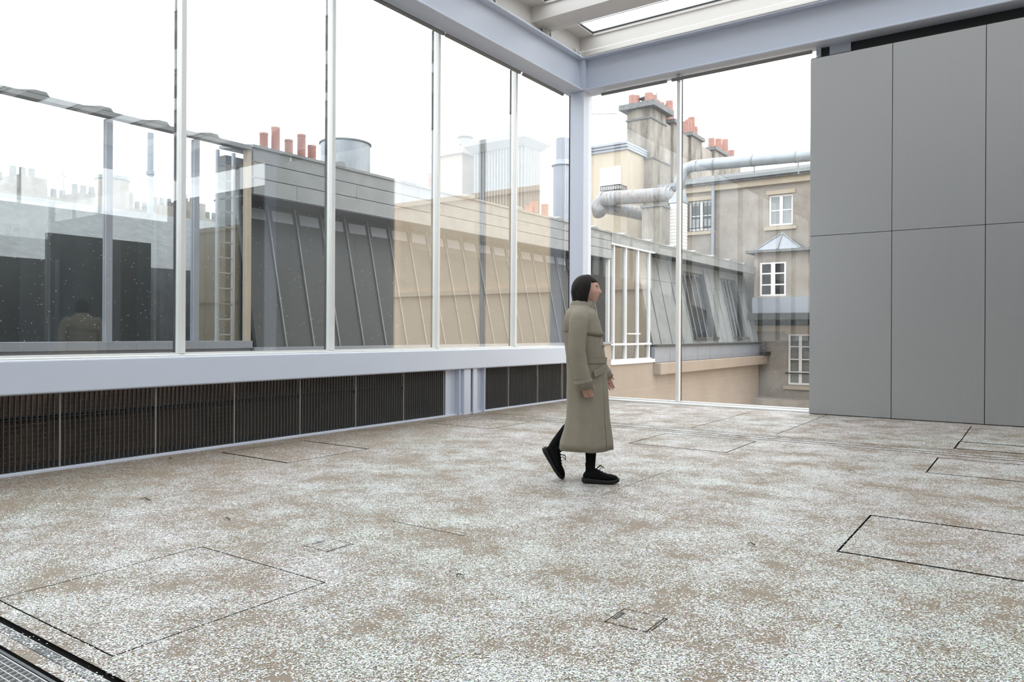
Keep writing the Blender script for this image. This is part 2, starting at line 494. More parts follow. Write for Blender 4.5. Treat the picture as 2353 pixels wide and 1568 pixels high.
# ---- left wall: plenum behind the grille
wl = struct(MB().box((-0.75, Y_BACK, -0.3), (-0.60, 0.5, 0.95)).build('wall_left', M_brownvoid), 'dark brown plenum wall behind the low metal grille')
box('plenum_ledge', (-0.60, Y_BACK, 0.40), (-0.50, 0.3, 0.43), M_dark, wl)
box('plenum_floor', (-0.60, Y_BACK, -0.05), (-0.05, 0.3, -0.01), M_dark, wl)
bl = struct(box('baseboard_left', (-0.075, Y_BACK, -0.02), (-0.012, 0.08, 0.022), M_lilac, bevel=0.004), 'thin pale steel kerb under the grille')

# sill beam
sb = MB().box((-0.42, Y_BACK, 0.672), (0.045, 0.10, 0.957)).build('sill_beam', M_lilac, bevel=0.014)
tag(sb, 'long lilac steel sill beam under the left windows, above the grille', 'beam')
sst = empty('glazing_sill', (0, 0, 0))
MB().box((-0.40, Y_BACK, 0.957), (0.0, 0.10, 0.968)).build('sill_plate', M_alu, sst)
MB().box((-0.335, Y_BACK, 0.968), (-0.265, 0.10, 0.985)).build('glazing_channel', M_alu, sst)
tag(sst, 'aluminium glazing channel lying along the top of the lilac sill', 'sill')

# grille panels
PW = 0.8595
grille_y = [-8.79 - PW * k for k in range(9, 0, -1)]
grille_y += [-8.79 + PW * k for k in range(6)]
right_y = [(-2.695, -2.07), (-2.07, -1.215), (-1.215, -0.40), (-0.40, 0.08)]
def grille(y0, y1, label, group='grille panels under the sill'):
    t = empty('grille_panel', (-0.05, y0, 0.022))
    w_ = y1 - y0; h_ = 0.672 - 0.022
    f_ = MB(); f_.box((-0.012, 0, 0), (0.006, 0.006, h_)); f_.box((-0.012, w_ - 0.006, 0), (0.006, w_, h_))
    f_.box((-0.012, 0.006, h_ - 0.012), (0.003, w_ - 0.006, h_)); f_.build('frame', M_galvm, t)
    nb = max(2, round(w_ / 0.043)); b_ = MB()
    for i in range(1, nb):
        y_ = w_ * i / nb
        b_.box((-0.036, y_ - 0.0018, 0.0), (0.0, y_ + 0.0018, h_ - 0.012))
    tag(b_.build('bearing_bars', M_galv, t), kind='stuff')
    c_ = MB()
    for i in range(1, 15):
        z_ = h_ * i / 15
        c_.box((-0.030, 0.006, z_ - 0.0013), (-0.026, w_ - 0.006, z_ + 0.0013))
    tag(c_.build('cross_rods', M_galv, t), kind='stuff')
    tag(t, label, 'grille', group)
vis = [y for y in grille_y if y > -10.2]
ords = ['first', 'second', 'third', 'fourth', 'fifth', 'sixth', 'seventh', 'eighth', 'ninth', 'tenth', 'eleventh', 'twelfth', 'thirteenth', 'fourteenth', 'fifteenth']
for i, y in enumerate(vis[::-1]):
    grille(y, y + PW, 'low steel grille panel, %s to the left of the lilac wall post' % ords[i])
grille(Y_BACK, vis[0], 'long low steel grille run out of view, left of the numbered grille panels')
for i, (a_, b_) in enumerate(right_y):
    grille(a_, b_, 'low steel grille panel, %s to the right of the lilac wall post' % ords[i])

# twin-channel wall post below the sill
wp = empty('wall_post', (0, -3.18, 0))
def bxl(nm, a, b, m=None): return MB().box(a, b).build(nm, m or M_lilac, wp)
y0 = -3.18
bxl('side_plate', (-0.30, -3.64 - y0, 0.0), (-0.075, -3.625 - y0, 0.672))
bxl('flange', (-0.075, -3.625 - y0, 0), (-0.06, -3.40 - y0, 0.672))
bxl('flange', (-0.06, -3.405 - y0, 0), (0.03, -3.392 - y0, 0.672))
bxl('web', (-0.055, -3.392 - y0, 0), (-0.04, -3.27 - y0, 0.672))
bxl('web', (-0.04, -3.285 - y0, 0), (0.012, -3.275 - y0, 0.672))
bxl('guide_face', (-0.02, -3.275 - y0, 0), (0.015, -3.125 - y0, 0.672))
bxl('guide_slot', (-0.06, -3.125 - y0, 0), (-0.03, -3.065 - y0, 0.672), M_gasket)
bxl('guide_face', (-0.02, -3.065 - y0, 0), (0.015, -2.975 - y0, 0.672))
bxl('web', (-0.06, -2.975 - y0, 0), (-0.045, -2.80 - y0, 0.672))
bxl('flange', (-0.06, -2.80 - y0, 0), (0.03, -2.785 - y0, 0.672))
bxl('flange', (-0.30, -2.785 - y0, 0), (-0.06, -2.70 - y0, 0.672))
tag(wp, 'lilac steel twin-channel post with dark slot between the grille panels', 'post')

# ---- windows on the left: bays between mullions
mull_y = [-15.45, -13.47, -11.49, -9.51, -7.53, -5.545, -3.553, -1.578]
GZ0, GZ1 = 0.985, 5.62
edges = [Y_BACK] + mull_y + [0.10]
wn_count = 0
for i in range(len(edges) - 1):
    wn_count += 1
    w_ = struct(empty('window_%d' % wn_count, (GX, edges[i], GZ0)), 'tall left-hand facade window bay number %d from the rear' % (i + 1))
    h_ = GZ1 - GZ0; d_ = edges[i + 1] - edges[i]
    MB().box((-0.010, 0.02, 0.0), (0.010, d_ - 0.02, h_)).build('pane', M_glass, w_)
    if i > 0:
        MB().box((-0.05, -0.026, -0.01), (0.052, 0.026, h_)).build('mullion', M_alu, w_, bevel=0.003)
        MB().box((-0.075, -0.036, 0), (-0.05, 0.036, h_)).build('gasket', M_gasket, w_)
    # roller blind bottom bar under the beam
    if i < len(edges) - 2:
        MB().tube([(0.06, 0.12, 4.595), (0.06, d_ + 0.07, 4.595)], 0.028, 12).build('blind_bar', M_blind, w_, smooth=False)
    else:
        MB().tube([(0.06, 0.16, 4.595), (0.06, d_ - 0.22, 4.595)], 0.028, 12).build('blind_bar', M_blind, w_)

# ---- corner column
cc = MB().box((-0.225, 0.12, -0.02), (0.062, 0.42, 5.655)).build('steel_column', M_lilac, bevel=0.004)
tag(cc, 'lilac box steel column in the far corner between both glass walls', 'column')
box('gasket', (-0.245, 0.115, 0.97), (-0.227, 0.15, 5.62), M_gasket, cc)

# ---- upper I beams
def ibeam(name, label, axis, p0, p1, inner, web, outer, z0=5.655, z1=6.275, ft=0.032):
    t = empty(name, (0, 0, 0))
    def bb_(nm, i0, i1, za, zb, bv=0.004):
        if axis == 'y': a, b = (i0, p0, za), (i1, p1, zb)
        else: a, b = (p0, i0, za), (p1, i1, zb)
        return MB().box(a, b).build(nm, M_lilac, t, bevel=bv)
    bb_('bottom_flange', outer, inner, z0, z0 + ft, 0.007)
    bb_('top_flange', outer, inner, z1 - ft, z1, 0.007)
    bb_('web', web - 0.012, web + 0.012, z0 + ft, z1 - ft, 0)
    tag(t, label, 'beam')
    return t
ibeam('steel_beam', 'lilac steel beam along the top of the left glass wall', 'y', Y_BACK, 0.105, 0.062, -0.07, -0.33)
ibeam('steel_beam', 'lilac steel beam along the top of the far glass wall and grey panels', 'x', 0.062, X_END, 0.105, 0.235, 0.50)
st_ = MB(); st_.box((-0.10, 0.125, 5.689), (0.075, 0.25, 6.241)); st_.box((-0.33, 0.107, 5.656), (0.060, 0.5, 5.686)); st_.box((-0.33, 0.107, 6.244), (0.060, 0.5, 6.274))
tag(st_.build('corner_stiffener', M_lilac), 'small lilac corner plate where the two upper steel beams meet', 'beam')

# ---- far wall: sill, mullion, panes
fs = empty('glazing_sill', (0, 0, 0))
MB().box((0.065, 0.10, -0.02), (4.2, 0.60, 0.028)).build('sill_plate', M_alu, fs, bevel=0.006)
MB().box((0.065, 0.27, 0.028), (4.2, 0.37, 0.045)).build('glazing_channel', M_alu, fs)
tag(fs, 'flat pale metal threshold along the floor under the far glass wall', 'sill')
fx = [0.065, 1.835, 4.12]
for i in range(2):
    wn_count += 1
    w_ = struct(empty('window_%d' % wn_count, (fx[i], GY, 0.045)), ['narrow far window pane beside the corner column', 'wide far window pane beside the grey panels'][i])
    d_ = fx[i + 1] - fx[i]
    MB().box((0.02, -0.010, 0), (d_ - 0.02, 0.010, 5.60)).build('pane', M_glassf, w_)
    if i == 1:
        MB().box((-0.030, -0.045, -0.01), (0.028, 0.05, 5.60)).build('mullion', M_alu, w_, bevel=0.003)
        MB().box((-0.036, 0.05, 0), (0.036, 0.075, 5.60)).build('gasket', M_gasket, w_)
        MB().tube([(-0.16 + 0.05, -0.07, 5.525), (2.19, -0.07, 5.525)], 0.028, 12).build('blind_bar', M_blind, w_)
    else:
        MB().tube([(0.30, -0.07, 5.525), (d_ - 0.20, -0.07, 5.525)], 0.028, 12).build('blind_bar', M_blind, w_)

# ---- grey perforated panel wall
wr = struct(MB().box((4.06, 0.062, -0.02), (8.0, 0.13, 0.03)).build('wall_far', M_dark), 'wall of tall grey perforated metal panels at the far right')
PXS = [4.06, 5.182, 6.312, 7.44, 8.0]
names_ = ['left', 'second', 'third', 'right']
for i in range(4):
    for (z0, z1) in ((0.010, 2.682), (2.690, 5.37)):
        MB().box((PXS[i] + 0.004, 0.0, z0), (PXS[i + 1] - 0.004, 0.045, z1)).build('panel', M_perf, wr, bevel=0.002)
box('backing', (4.06, 0.06, 0.0), (8.0, 0.075, 5.40), M_dark, wr)
box('head_bracket', (4.055, 0.385, 5.30), (4.125, 0.41, 5.655), M_lilac, wr)
box('head_bracket', (4.25, 0.385, 5.30), (4.555, 0.41, 5.655), M_lilac, wr)
box('shadow_gap', (4.05, 0.415, 5.0), (8.0, 0.435, 5.655), M_gasket, wr)

# ---- out of view: column, window and walls closing the room
tag(MB().box((8.03, 0.0, 0), (8.5, 0.42, 5.655)).build('steel_column', M_lilac), 'lilac steel column at the right end of the grey panels, outside the picture', 'column')
wn_count += 1
w_ = struct(empty('window_%d' % wn_count, (8.5, GY, 0)), 'far window beyond the grey panels, outside the picture')
MB().box((0.02, -0.01, 5.0), (4.88, 0.01, 5.64)).build('pane', M_glass, w_)
for k in range(5):
    box('apron_panel', (0.98 * k + 0.01, -0.06, 0), (0.98 * k + 0.97, 0.06, 5.0), [M_darkpanel, M_frame][k % 2], w_)
for xx in (0.0, 1.6, 3.2):
    MB().box((xx - 0.03, -0.05, 5.0), (xx + 0.03, 0.05, 5.64)).build('mullion', M_alu, w_)
wn_count += 1
w_ = struct(empty('window_%d' % wn_count, (X_END, Y_BACK, 0)), 'glass wall on the right side of the room, outside the picture')
MB().box((-0.01, 0.0, 4.4), (0.01, 17.8, 5.64)).build('pane', M_glass, w_)
for k in range(10):
    MB().box((-0.05, 1.98 * k - 0.03, 4.4), (0.05, 1.98 * k + 0.03, 5.64)).build('mullion', M_alu, w_)
for k in range(18):
    box('apron_panel', (-0.05 - 0.03 * (k % 2), 0.99 * k, -0.02), (0.05, 0.99 * k + 0.985, 4.4), [M_darkpanel, M_umber, M_darkpanel, M_frame, M_darkpanel][k % 5], w_)
struct(box('wall_back', (-0.3, Y_BACK - 0.1, -0.02), (X_END, Y_BACK, 6.9), M_darkpanel), 'plain dark grey wall behind the photographer')
ibeam('steel_beam', 'lilac steel beam along the top of the right side wall, outside the picture', 'y', Y_BACK, 0.1, X_END - 0.35, X_END - 0.2, X_END)

# ---- roof: skylights between deep cream beams
ce = struct(empty('ceiling', (0, 0, 6.6)), 'glazed roof of cream beams, skylights and cables')
def cpart(nm, a, b, m=M_white, bv=0.0):
    return MB().box((a[0], a[1], a[2] - 6.6), (b[0], b[1], b[2] - 6.6)).build(nm, m, ce, bevel=bv)
cpart('upstand', (-0.33, 0.62, 6.275), (X_END, 0.72, 6.95))
cpart('upstand', (-0.42, Y_BACK, 6.275), (-0.32, 0.72, 6.95))
cpart('upstand', (X_END - 0.02, Y_BACK, 6.275), (X_END + 0.08, 0.72, 6.95))
cpart('gutter_tray', (-0.33, 0.10, 6.272), (X_END, 0.62, 6.285))
cpart('gutter_tray', (-0.33, Y_BACK, 6.272), (0.02, 0.72, 6.285))
PER = 1.66
for k in range(11):
    yb = -0.55 - PER * k           # far edge of beam k
    cpart('roof_beam', (-0.32, yb - 0.50, 6.60), (X_END, yb, 6.95), bv=0.004)
    ytop = 0.62 if k == 0 else yb + PER - 0.50
    # skylight frame around the glass
    cpart('skylight_frame', (-0.32, yb, 6.86), (-0.02, ytop, 6.93))
    cpart('skylight_frame', (X_END - 0.3, yb, 6.86), (X_END - 0.02, ytop, 6.93))
    cpart('skylight_frame', (-0.02, ytop - 0.035, 6.84), (X_END - 0.3, ytop, 6.93))
    cpart('skylight_frame', (-0.02, yb, 6.84), (X_END - 0.3, yb + 0.035, 6.93))
    cpart('skylight_gasket', (-0.02, ytop - 0.05, 6.885), (X_END - 0.3, ytop - 0.035, 6.905), M_gasket)
    cpart('skylight_gasket', (-0.02, yb + 0.03, 6.885), (0.0, ytop - 0.05, 6.905), M_gasket)
    cpart('skylight_pane', (-0.02, yb, 6.90), (X_END - 0.3, ytop, 6.92), M_glass2)
    # pulley bracket and cables under the near edge of each bay
    yk = ytop - 0.10 if k == 0 else yb - 0.50 + PER - 0.05
    for s in (0, 1):
        yy = (0.50 if k == 0 else ytop + 0.40) - 0.07 * s
        zz = 6.54 - 0.035 * s
        MB().tube([(-0.22, yy, zz - 6.6), (X_END - 0.3, yy, zz - 6.6)], 0.007, 8).build('cable', M_cable, ce)
    yy = 0.465 if k == 0 else ytop + 0.365
    pb = MB(); pb.box((-0.28, yy - 0.07, 6.44 - 6.6), (-0.265, yy + 0.07, 0.0)); pb.box((-0.30, yy - 0.02, 6.46 - 6.6), (-0.2, yy + 0.02, 6.50 - 6.6))
    pb.box((-0.22, yy + 0.05, 6.44 - 6.6), (-0.17, yy + 0.06, 6.58 - 6.6)); pb.tube([(-0.24, yy - 0.05, 6.52 - 6.6), (-0.24, yy + 0.05, 6.52 - 6.6)], 0.035, 12)
    pb.build('pulley_bracket', M_alu, ce)

# ================================================================== OUTSIDE
ground = struct(box('courtyard', (-60, -60, -7.2), (60, 90, -7.0), M_court), 'courtyard and ground far below the room')

# ---- the zinc-clad wing across the narrow courtyard
DX = -4.0
WT, WB = 4.38, 0.92
WY0, WY1 = -4.03, 24.2
wing = empty('zinc_wing', (DX, WY0, -7))
def wbox(nm, a, b, m, bv=0.0):
    return MB().box((a[0] - DX, a[1] - WY0, a[2] + 7), (b[0] - DX, b[1] - WY0, b[2] + 7)).build(nm, m, wing, bevel=bv)
# fascia: three lapped courses of sheets
rows = [(WT, 4.10), (4.10, 3.83), (3.83, 3.56)]
for r_, (zt, zb) in enumerate(rows):
    y = WY0 + 0.02
    st0 = [1.55, 2.35, 0.9][r_]
    while y < 9.0:
        y2 = min(y + st0, 9.0); st0 = 2.6
        wbox('fascia_sheet', (DX - 0.10, y + 0.004, zb - 0.012), (DX + 0.012 * r_, y2 - 0.004, zt - 0.004), M_zinc)
        y = y2
    wbox('drip_edge', (DX - 0.05, WY0, zb - 0.016), (DX + 0.012 * r_ + 0.012, 9.0, zb - 0.004), M_zincl)
wbox('soffit', (DX - 1.1, WY0, 3.52), (DX + 0.03, 9.0, 3.55), M_zincd)
# dark mansard face below the fascia, leaning back
def lean(y, z):
    t = (3.55 - z) / (3.55 - WB)
    return DX - 0.62 + 0.60 * t
ys_ = np.arange(-3.9, 9.01, 0.62)
for i in range(len(ys_) - 1):
    ya, yb = ys_[i], ys_[i + 1] - 0.02
    zt, zb = 3.54, WB + 0.02
    o3 = lambda x, y, z: (x - DX, y - WY0, z + 7)
    MB().hexa([o3(lean(0, zb) - 0.08, ya, zb), o3(lean(0, zb), ya, zb), o3(lean(0, zb), yb, zb), o3(lean(0, zb) - 0.08, yb, zb)],
              [o3(lean(0, zt) - 0.08, ya, zt), o3(lean(0, zt), ya, zt), o3(lean(0, zt), yb, zt), o3(lean(0, zt) - 0.08, yb, zt)]).build('mansard_sheet', M_zincd, wing)
    # standing seam
    e_ = 0.03
    MB().hexa([o3(lean(0, zb), yb, zb), o3(lean(0, zb) + e_, yb, zb), o3(lean(0, zb) + e_, yb + 0.02, zb), o3(lean(0, zb), yb + 0.02, zb)],
              [o3(lean(0, zt), yb, zt), o3(lean(0, zt) + e_, yb, zt), o3(lean(0, zt) + e_, yb + 0.02, zt), o3(lean(0, zt), yb + 0.02, zt)]).build('standing_seam', M_zinc, wing)
    if ya < 8.2:
        za, zb2 = 3.22, 3.42
        MB().hexa([o3(lean(0, za), ya + 0.08, za), o3(lean(0, za) + 0.012, ya + 0.08, za), o3(lean(0, za) + 0.012, yb - 0.06, za), o3(lean(0, za), yb - 0.06, za)],
                  [o3(lean(0, zb2), ya + 0.08, zb2), o3(lean(0, zb2) + 0.012, ya + 0.08, zb2), o3(lean(0, zb2) + 0.012, yb - 0.06, zb2), o3(lean(0, zb2), yb - 0.06, zb2)]).build('clerestory_pane', M_zincl, wing)
wbox('base_gutter', (DX - 0.15, WY0, WB - 0.04), (DX + 0.10, 9.0, WB + 0.02), M_zincl)
wbox('wall', (DX - 0.3, WY0, -7), (DX + 0.02, 9.0, WB - 0.04), M_sand)
wbox('core', (DX - 0.95, WY0, -7), (DX - 0.75, 3.2, 4.30), M_zincd)
wbox('core', (DX - 4.0, 3.2, -7), (DX - 0.75, WY1, 4.30), M_zincd)
wbox('lower_roof', (DX - 4.0, WY0 + 1.4, -7), (DX - 0.95, 3.2, 3.4), M_zincd)
# standing-seam roof, rising gently to a ridge
def o3(x, y, z): return (x - DX, y - WY0, z + 7)
rz_ = lambda x: WT + (DX - x) * 0.11
for k in range(14):
    ya, yb = WY0 + 2.015 * k, WY0 + 2.015 * (k + 1) - 0.01
    dr = 0.95 if ya < 2.5 else 4.0
    MB().hexa([o3(DX + 0.03, ya, rz_(DX) - 0.05), o3(DX + 0.03, yb, rz_(DX) - 0.05), o3(DX - dr, yb, rz_(DX - dr) - 0.05), o3(DX - dr, ya, rz_(DX - dr) - 0.05)],
              [o3(DX + 0.03, ya, rz_(DX)), o3(DX + 0.03, yb, rz_(DX)), o3(DX - dr, yb, rz_(DX - dr)), o3(DX - dr, ya, rz_(DX - dr))]).build('roof_sheet', M_zinc, wing)
    # folded cap at each sheet joint
    yc = yb
    MB().hexa([o3(DX + 0.04, yc - 0.42, WT - 0.02), o3(DX + 0.04, yc + 0.06, WT - 0.02), o3(DX - dr, yc + 0.06, rz_(DX - dr)), o3(DX - dr, yc - 0.1, rz_(DX - dr))],
              [o3(DX + 0.04, yc - 0.08, WT + 0.075), o3(DX + 0.04, yc + 0.02, WT + 0.075), o3(DX - dr, yc + 0.04, rz_(DX - dr) + 0.06), o3(DX - dr, yc - 0.04, rz_(DX - dr) + 0.06)]).build('roof_cap', M_zinc, wing)
# upright glazed part with white frames
gy0, gy1 = 8.95, 12.0
for k in range(11):
    MB().box(o3(DX - 0.1, 9.0 + 1.38 * k + 0.006, 4.02), o3(DX + 0.02, 9.0 + 1.38 * (k + 1) - 0.006, WT - 0.01)).build('parapet_sheet', M_zinc, wing)
wbox('parapet_edge', (DX - 0.05, 9.0, 3.99), (DX + 0.05, 12.2, 4.03), M_wframe)
wbox('glazing_pane', (DX - 0.10, gy0, 0.35), (DX - 0.09, gy1, 3.99), M_glass2)
wbox('room_wall', (DX - 0.7, gy0, 0.35), (DX - 0.66, gy1, 3.99), M_wdark)
for yy in (8.95, 9.30, 10.15, 11.05, 11.95):
    wbox('glazing_bar', (DX - 0.14, yy - 0.035, 0.35), (DX - 0.03, yy + 0.035, 3.99), M_wframe)
for zz in (0.35, 0.86):
    wbox('glazing_rail', (DX - 0.12, gy0, zz - 0.03), (DX + 0.02, gy1, zz + 0.03), M_wframe)
wbox('guard_rail', (DX - 0.02, 10.15, 1.18), (DX + 0.05, 11.05, 1.22), M_wframe)
wbox('sill_ledge', (DX - 0.3, gy0, 0.22), (DX + 0.06, 12.2, 0.34), M_wframe)
wbox('wall', (DX - 0.3, gy0, -7), (DX + 0.0, 12.2, 0.22), M_sand)
# light zinc mansard with two roof windows
mz0, mz1 = 0.80, 4.02
def lean2(z): return DX - 0.72 + 0.72 * (mz1 - z) / (mz1 - mz0)
def slab(nm, ya, yb, za, zb, off0, off1, m):
    MB().hexa([o3(lean2(za) + off0, ya, za), o3(lean2(za) + off1, ya, za), o3(lean2(za) + off1, yb, za), o3(lean2(za) + off0, yb, za)],
              [o3(lean2(zb) + off0, ya, zb), o3(lean2(zb) + off1, ya, zb), o3(lean2(zb) + off1, yb, zb), o3(lean2(zb) + off0, yb, zb)]).build(nm, m, wing)
wins2 = [(16.0, 18.6), (20.6, 22.7)]
ye = [12.2, 12.9, 13.9, 14.95, 15.95, 18.65, 19.25, 19.9, 20.55, 22.75, 23.4, 24.1]
for i in range(len(ye) - 1):
    ya, yb = ye[i], ye[i + 1]
    if any(abs(ya - (w0 - 0.05)) < 0.01 for w0, w1 in wins2):
        slab('mansard_sheet', ya, yb, mz0, 1.0, -0.1, 0, M_zinc); slab('mansard_sheet', ya, yb, 3.72, mz1, -0.1, 0, M_zinc)
        slab('window_frame', ya + 0.05, ya + 0.2, 1.0, 3.72, -0.14, -0.02, M_zincd); slab('window_frame', yb - 0.2, yb - 0.05, 1.0, 3.72, -0.14, -0.09, M_zincd)
        slab('window_sill', ya + 0.02, yb - 0.02, 0.98, 1.08, -0.1, 0.12, M_zincd)
        slab('window_pane', ya + 0.2, yb - 0.2, 1.05, 3.72, -0.16, -0.13, M_dglass)
        k_ = 4
        for q in range(1, k_):
            yq = ya + 0.2 + (yb - ya - 0.4) * q / k_
            slab('window_bar', yq - 0.03, yq + 0.03, 1.05, 3.72, -0.13, -0.105, M_zinc)
    else:
        slab('mansard_sheet', ya, yb - 0.02, mz0, 3.15, -0.1, 0.0, M_zinc)
        slab('mansard_sheet', ya, yb - 0.02, 3.16, mz1, -0.1, 0.012, M_zinc)
    slab('standing_seam', yb - 0.04, yb + 0.02, mz0, mz1 - 0.12, 0.0, 0.035, M_zinc)
wbox('roof_gutter', (DX - 0.02, 12.2, mz0 - 0.05), (DX + 0.14, WY1, mz0 + 0.03), M_zincd)
for i in range(9):
    ya = 12.2 + 1.34 * i
    wbox('skirt_sheet', (DX - 0.1, ya + 0.01, 0.20), (DX + 0.05, min(ya + 1.33, WY1), mz0 - 0.05), M_zincl)
wbox('cornice', (DX - 0.2, 12.2, -0.22), (DX + 0.28, WY1 + 0.5, 0.19), M_sand, 0.03)
wbox('gutter_end', (DX + 0.12, WY1 - 0.1, 0.2), (DX + 0.36, WY1 + 0.75, 0.36), M_zincd)
wbox('wall', (DX - 0.3, 12.2, -7), (DX + 0.0, WY1, -0.22), M_sand)
tag(wing, 'long grey zinc-clad mansard wing across the narrow courtyard', 'building')

# bird on the gutter end
bd = empty('pigeon', (DX + 0.24, WY1 + 0.15, 0.36))
MB().loft([[(0.0 + r_ * 0.6 * math.cos(a_), y_ + 0 * a_, 0.17 + dz + r_ * math.sin(a_)) for a_ in np.linspace(0, 2 * PI, 10, endpoint=False)] for (y_, r_, dz) in ((-0.28, 0.02, -0.05), (-0.12, 0.09, 0), (0.0, 0.12, 0.02), (0.12, 0.10, 0.08), (0.17, 0.06, 0.17), (0.2, 0.065, 0.23), (0.25, 0.04, 0.24), (0.30, 0.01, 0.22))]).build('body', M_bird, bd, smooth=True)
lg = MB(); lg.tube([(-0.03, 0, 0), (-0.03, 0, 0.1)], 0.01, 6); lg.tube([(0.03, 0, 0), (0.03, 0, 0.1)], 0.01, 6); lg.build('leg', M_terra, bd)
tag(bd, 'grey pigeon perched on the end of the gutter', 'bird')

# ---- glazed rooftop room to the left of the zinc wing
pv = empty('glass_rooftop_room', (DX, -16, -7))
def pbox(nm, a, b, m, bv=0.0):
    return MB().box((a[0] - DX, a[1] + 16, a[2] + 7), (b[0] - DX, b[1] + 16, b[2] + 7)).build(nm, m, pv, bevel=bv)
pe = -4.06
pbox('roof_edge', (DX - 0.14, -16, 4.275), (DX + 0.03, pe, 4.345), M_zinc)
for k in range(7):
    yc = -4.72 - 0.85 * k
    MB().hexa([(-0.14, yc - 0.36 + 16, 11.34), (0.03, yc - 0.36 + 16, 11.34), (0.03, yc + 0.06 + 16, 11.34), (-0.14, yc + 0.06 + 16, 11.34)],
              [(-0.14, yc - 0.12 + 16, 11.395), (0.03, yc - 0.12 + 16, 11.395), (0.03, yc + 0.02 + 16, 11.395), (-0.14, yc + 0.02 + 16, 11.395)]).build('roof_cap', M_zinc, pv)
pm = [-15.0, -13.4, -11.7, -9.9, -7.83, -6.40, -5.04]
for i, yy in enumerate(pm):
    pbox('mullion', (DX - 0.10, yy - 0.045, 1.0), (DX - 0.0, yy + 0.045, 4.24), M_zincl)
    ynx = pm[i + 1] if i + 1 < len(pm) else pe
    pbox('pane', (DX - 0.06, yy + 0.045, 1.05), (DX - 0.045, ynx - 0.045, 4.24), M_glass2)
pbox('sill', (DX - 0.25, -16, 0.93), (DX + 0.08, pe, 1.05), M_zincl)
pbox('apron', (DX - 0.3, -16, -7), (DX + 0.02, pe, 0.93), M_zincl)
pbox('end_post', (DX - 0.12, pe - 0.06, 1.0), (DX + 0.0, pe + 0.02, 4.3), M_cream)
pbox('back_parapet', (DX - 4.6, -16, 0.9), (DX - 4.5, pe, 2.55), M_zincd)
pbox('floor_slab', (DX - 4.6, -16, 0.85), (DX - 0.1, pe, 0.93), M_darkpanel)
pbox('inner_wall', (DX - 3.2, -5.9, 0.93), (DX - 3.1, pe, 2.9), M_zincd)
pbox('inner_post', (DX - 2.6, -7.2, 0.93), (DX - 2.45, -7.05, 2.4), M_frame)
pbox('inner_post', (DX - 2.6, -6.0, 0.93), (DX - 2.45, -5.85, 2.4), M_frame)
tag(pv, 'glazed rooftop room with a thin zinc roof edge, left of the zinc wing', 'building')
# ladder at its end
ld = empty('roof_ladder', (DX - 0.35, -4.45, 0.93))
for s in (-0.0, 0.30):
    MB().box((-0.03, s - 0.02, 0), (0.03, s + 0.02, 3.32)).build('rail', M_zincl, ld)
for k in range(12):
    MB().tube([(0, 0, 0.22 + 0.26 * k), (0, 0.30, 0.22 + 0.26 * k)], 0.013, 8).build('rung', M_zinc, ld)
tag(ld, 'pale metal ladder behind the glass at the end of the rooftop room', 'ladder')

# ---- things standing on the wing roof
def pot(name_, px0, px1, ptop, pbase, x, label, group, m=M_terra, zb=None):
    p0 = at_x(px0, pbase, x); p1 = at_x(px1, pbase, x); pt = at_x((px0 + px1) / 2, ptop, x)
    c = (p0 + p1) / 2; r_ = np.linalg.norm(p1 - p0) / 2 * 0.80
    zb = c[2] if zb is None else zb
    h_ = pt[2] - zb - 0.25
    t = empty(name_, (c[0], c[1], zb))
    MB().lathe((0, 0, 0), [(r_, 0), (r_ * 0.98, h_ + 0.20), (r_ * 1.04, h_ + 0.21), (r_ * 1.04, h_ + 0.25), (r_ * 0.82, h_ + 0.25), (r_ * 0.8, h_ + 0.1)], 18).build('pot', m, t, smooth=False)
    tag(t, label, 'chimney pot', group)
    return c
XR = -5.4
a0 = at_x(590, 345, XR); a1 = at_x(745, 372, XR)
ZPL = (a0[2] + a1[2]) / 2 - 0.06
lab = ['medium terracotta chimney pot, leftmost of five on the zinc roof', 'tallest terracotta chimney pot, second of five on the zinc roof', 'short terracotta chimney pot in the middle of five on the zinc roof', 'tall terracotta chimney pot, fourth of five on the zinc roof', 'shortest terracotta chimney pot, rightmost of five beside the metal drum']
for (a_, b_, t_, q_), lb in zip([(596, 616, 306, 335), (623, 643, 293, 342), (654, 673, 322, 350), (683, 702, 310, 356), (707, 726, 335, 362)], lab):
    pot('chimney_pot', a_, b_, t_, q_, XR, lb, 'terracotta pots on the zinc roof', zb=ZPL)
a0 = at_x(590, 345, XR); a1 = at_x(745, 372, XR)
tag(box('chimney_plinth', (XR - 0.30, a0[1], 3.4), (XR + 0.3, a1[1], (a0[2] + a1[2]) / 2 - 0.06), M_lead), 'low sooty chimney base under the row of five terracotta pots', 'chimney')
pot('chimney_pot', 985, 999, 399, 438, -6.0, 'single terracotta chimney pot behind the window bar, right of the drum', 'terracotta pots on the zinc roof', zb=3.4)
for (a_, b_, t_, q_), lb in zip([(1209, 1221, 474, 482), (1221, 1234, 464, 484), (1246, 1258, 470, 486)], ['squat red chimney pot at the foot of the ribbed vent stack', 'taller red chimney pot at the foot of the ribbed vent stack', 'red chimney pot nearest the corner column on the zinc roof']):
    pot('chimney_pot', a_, b_, t_, q_, -5.2, lb, 'terracotta pots on the zinc roof', zb=rz_(-5.2) + 0.09)

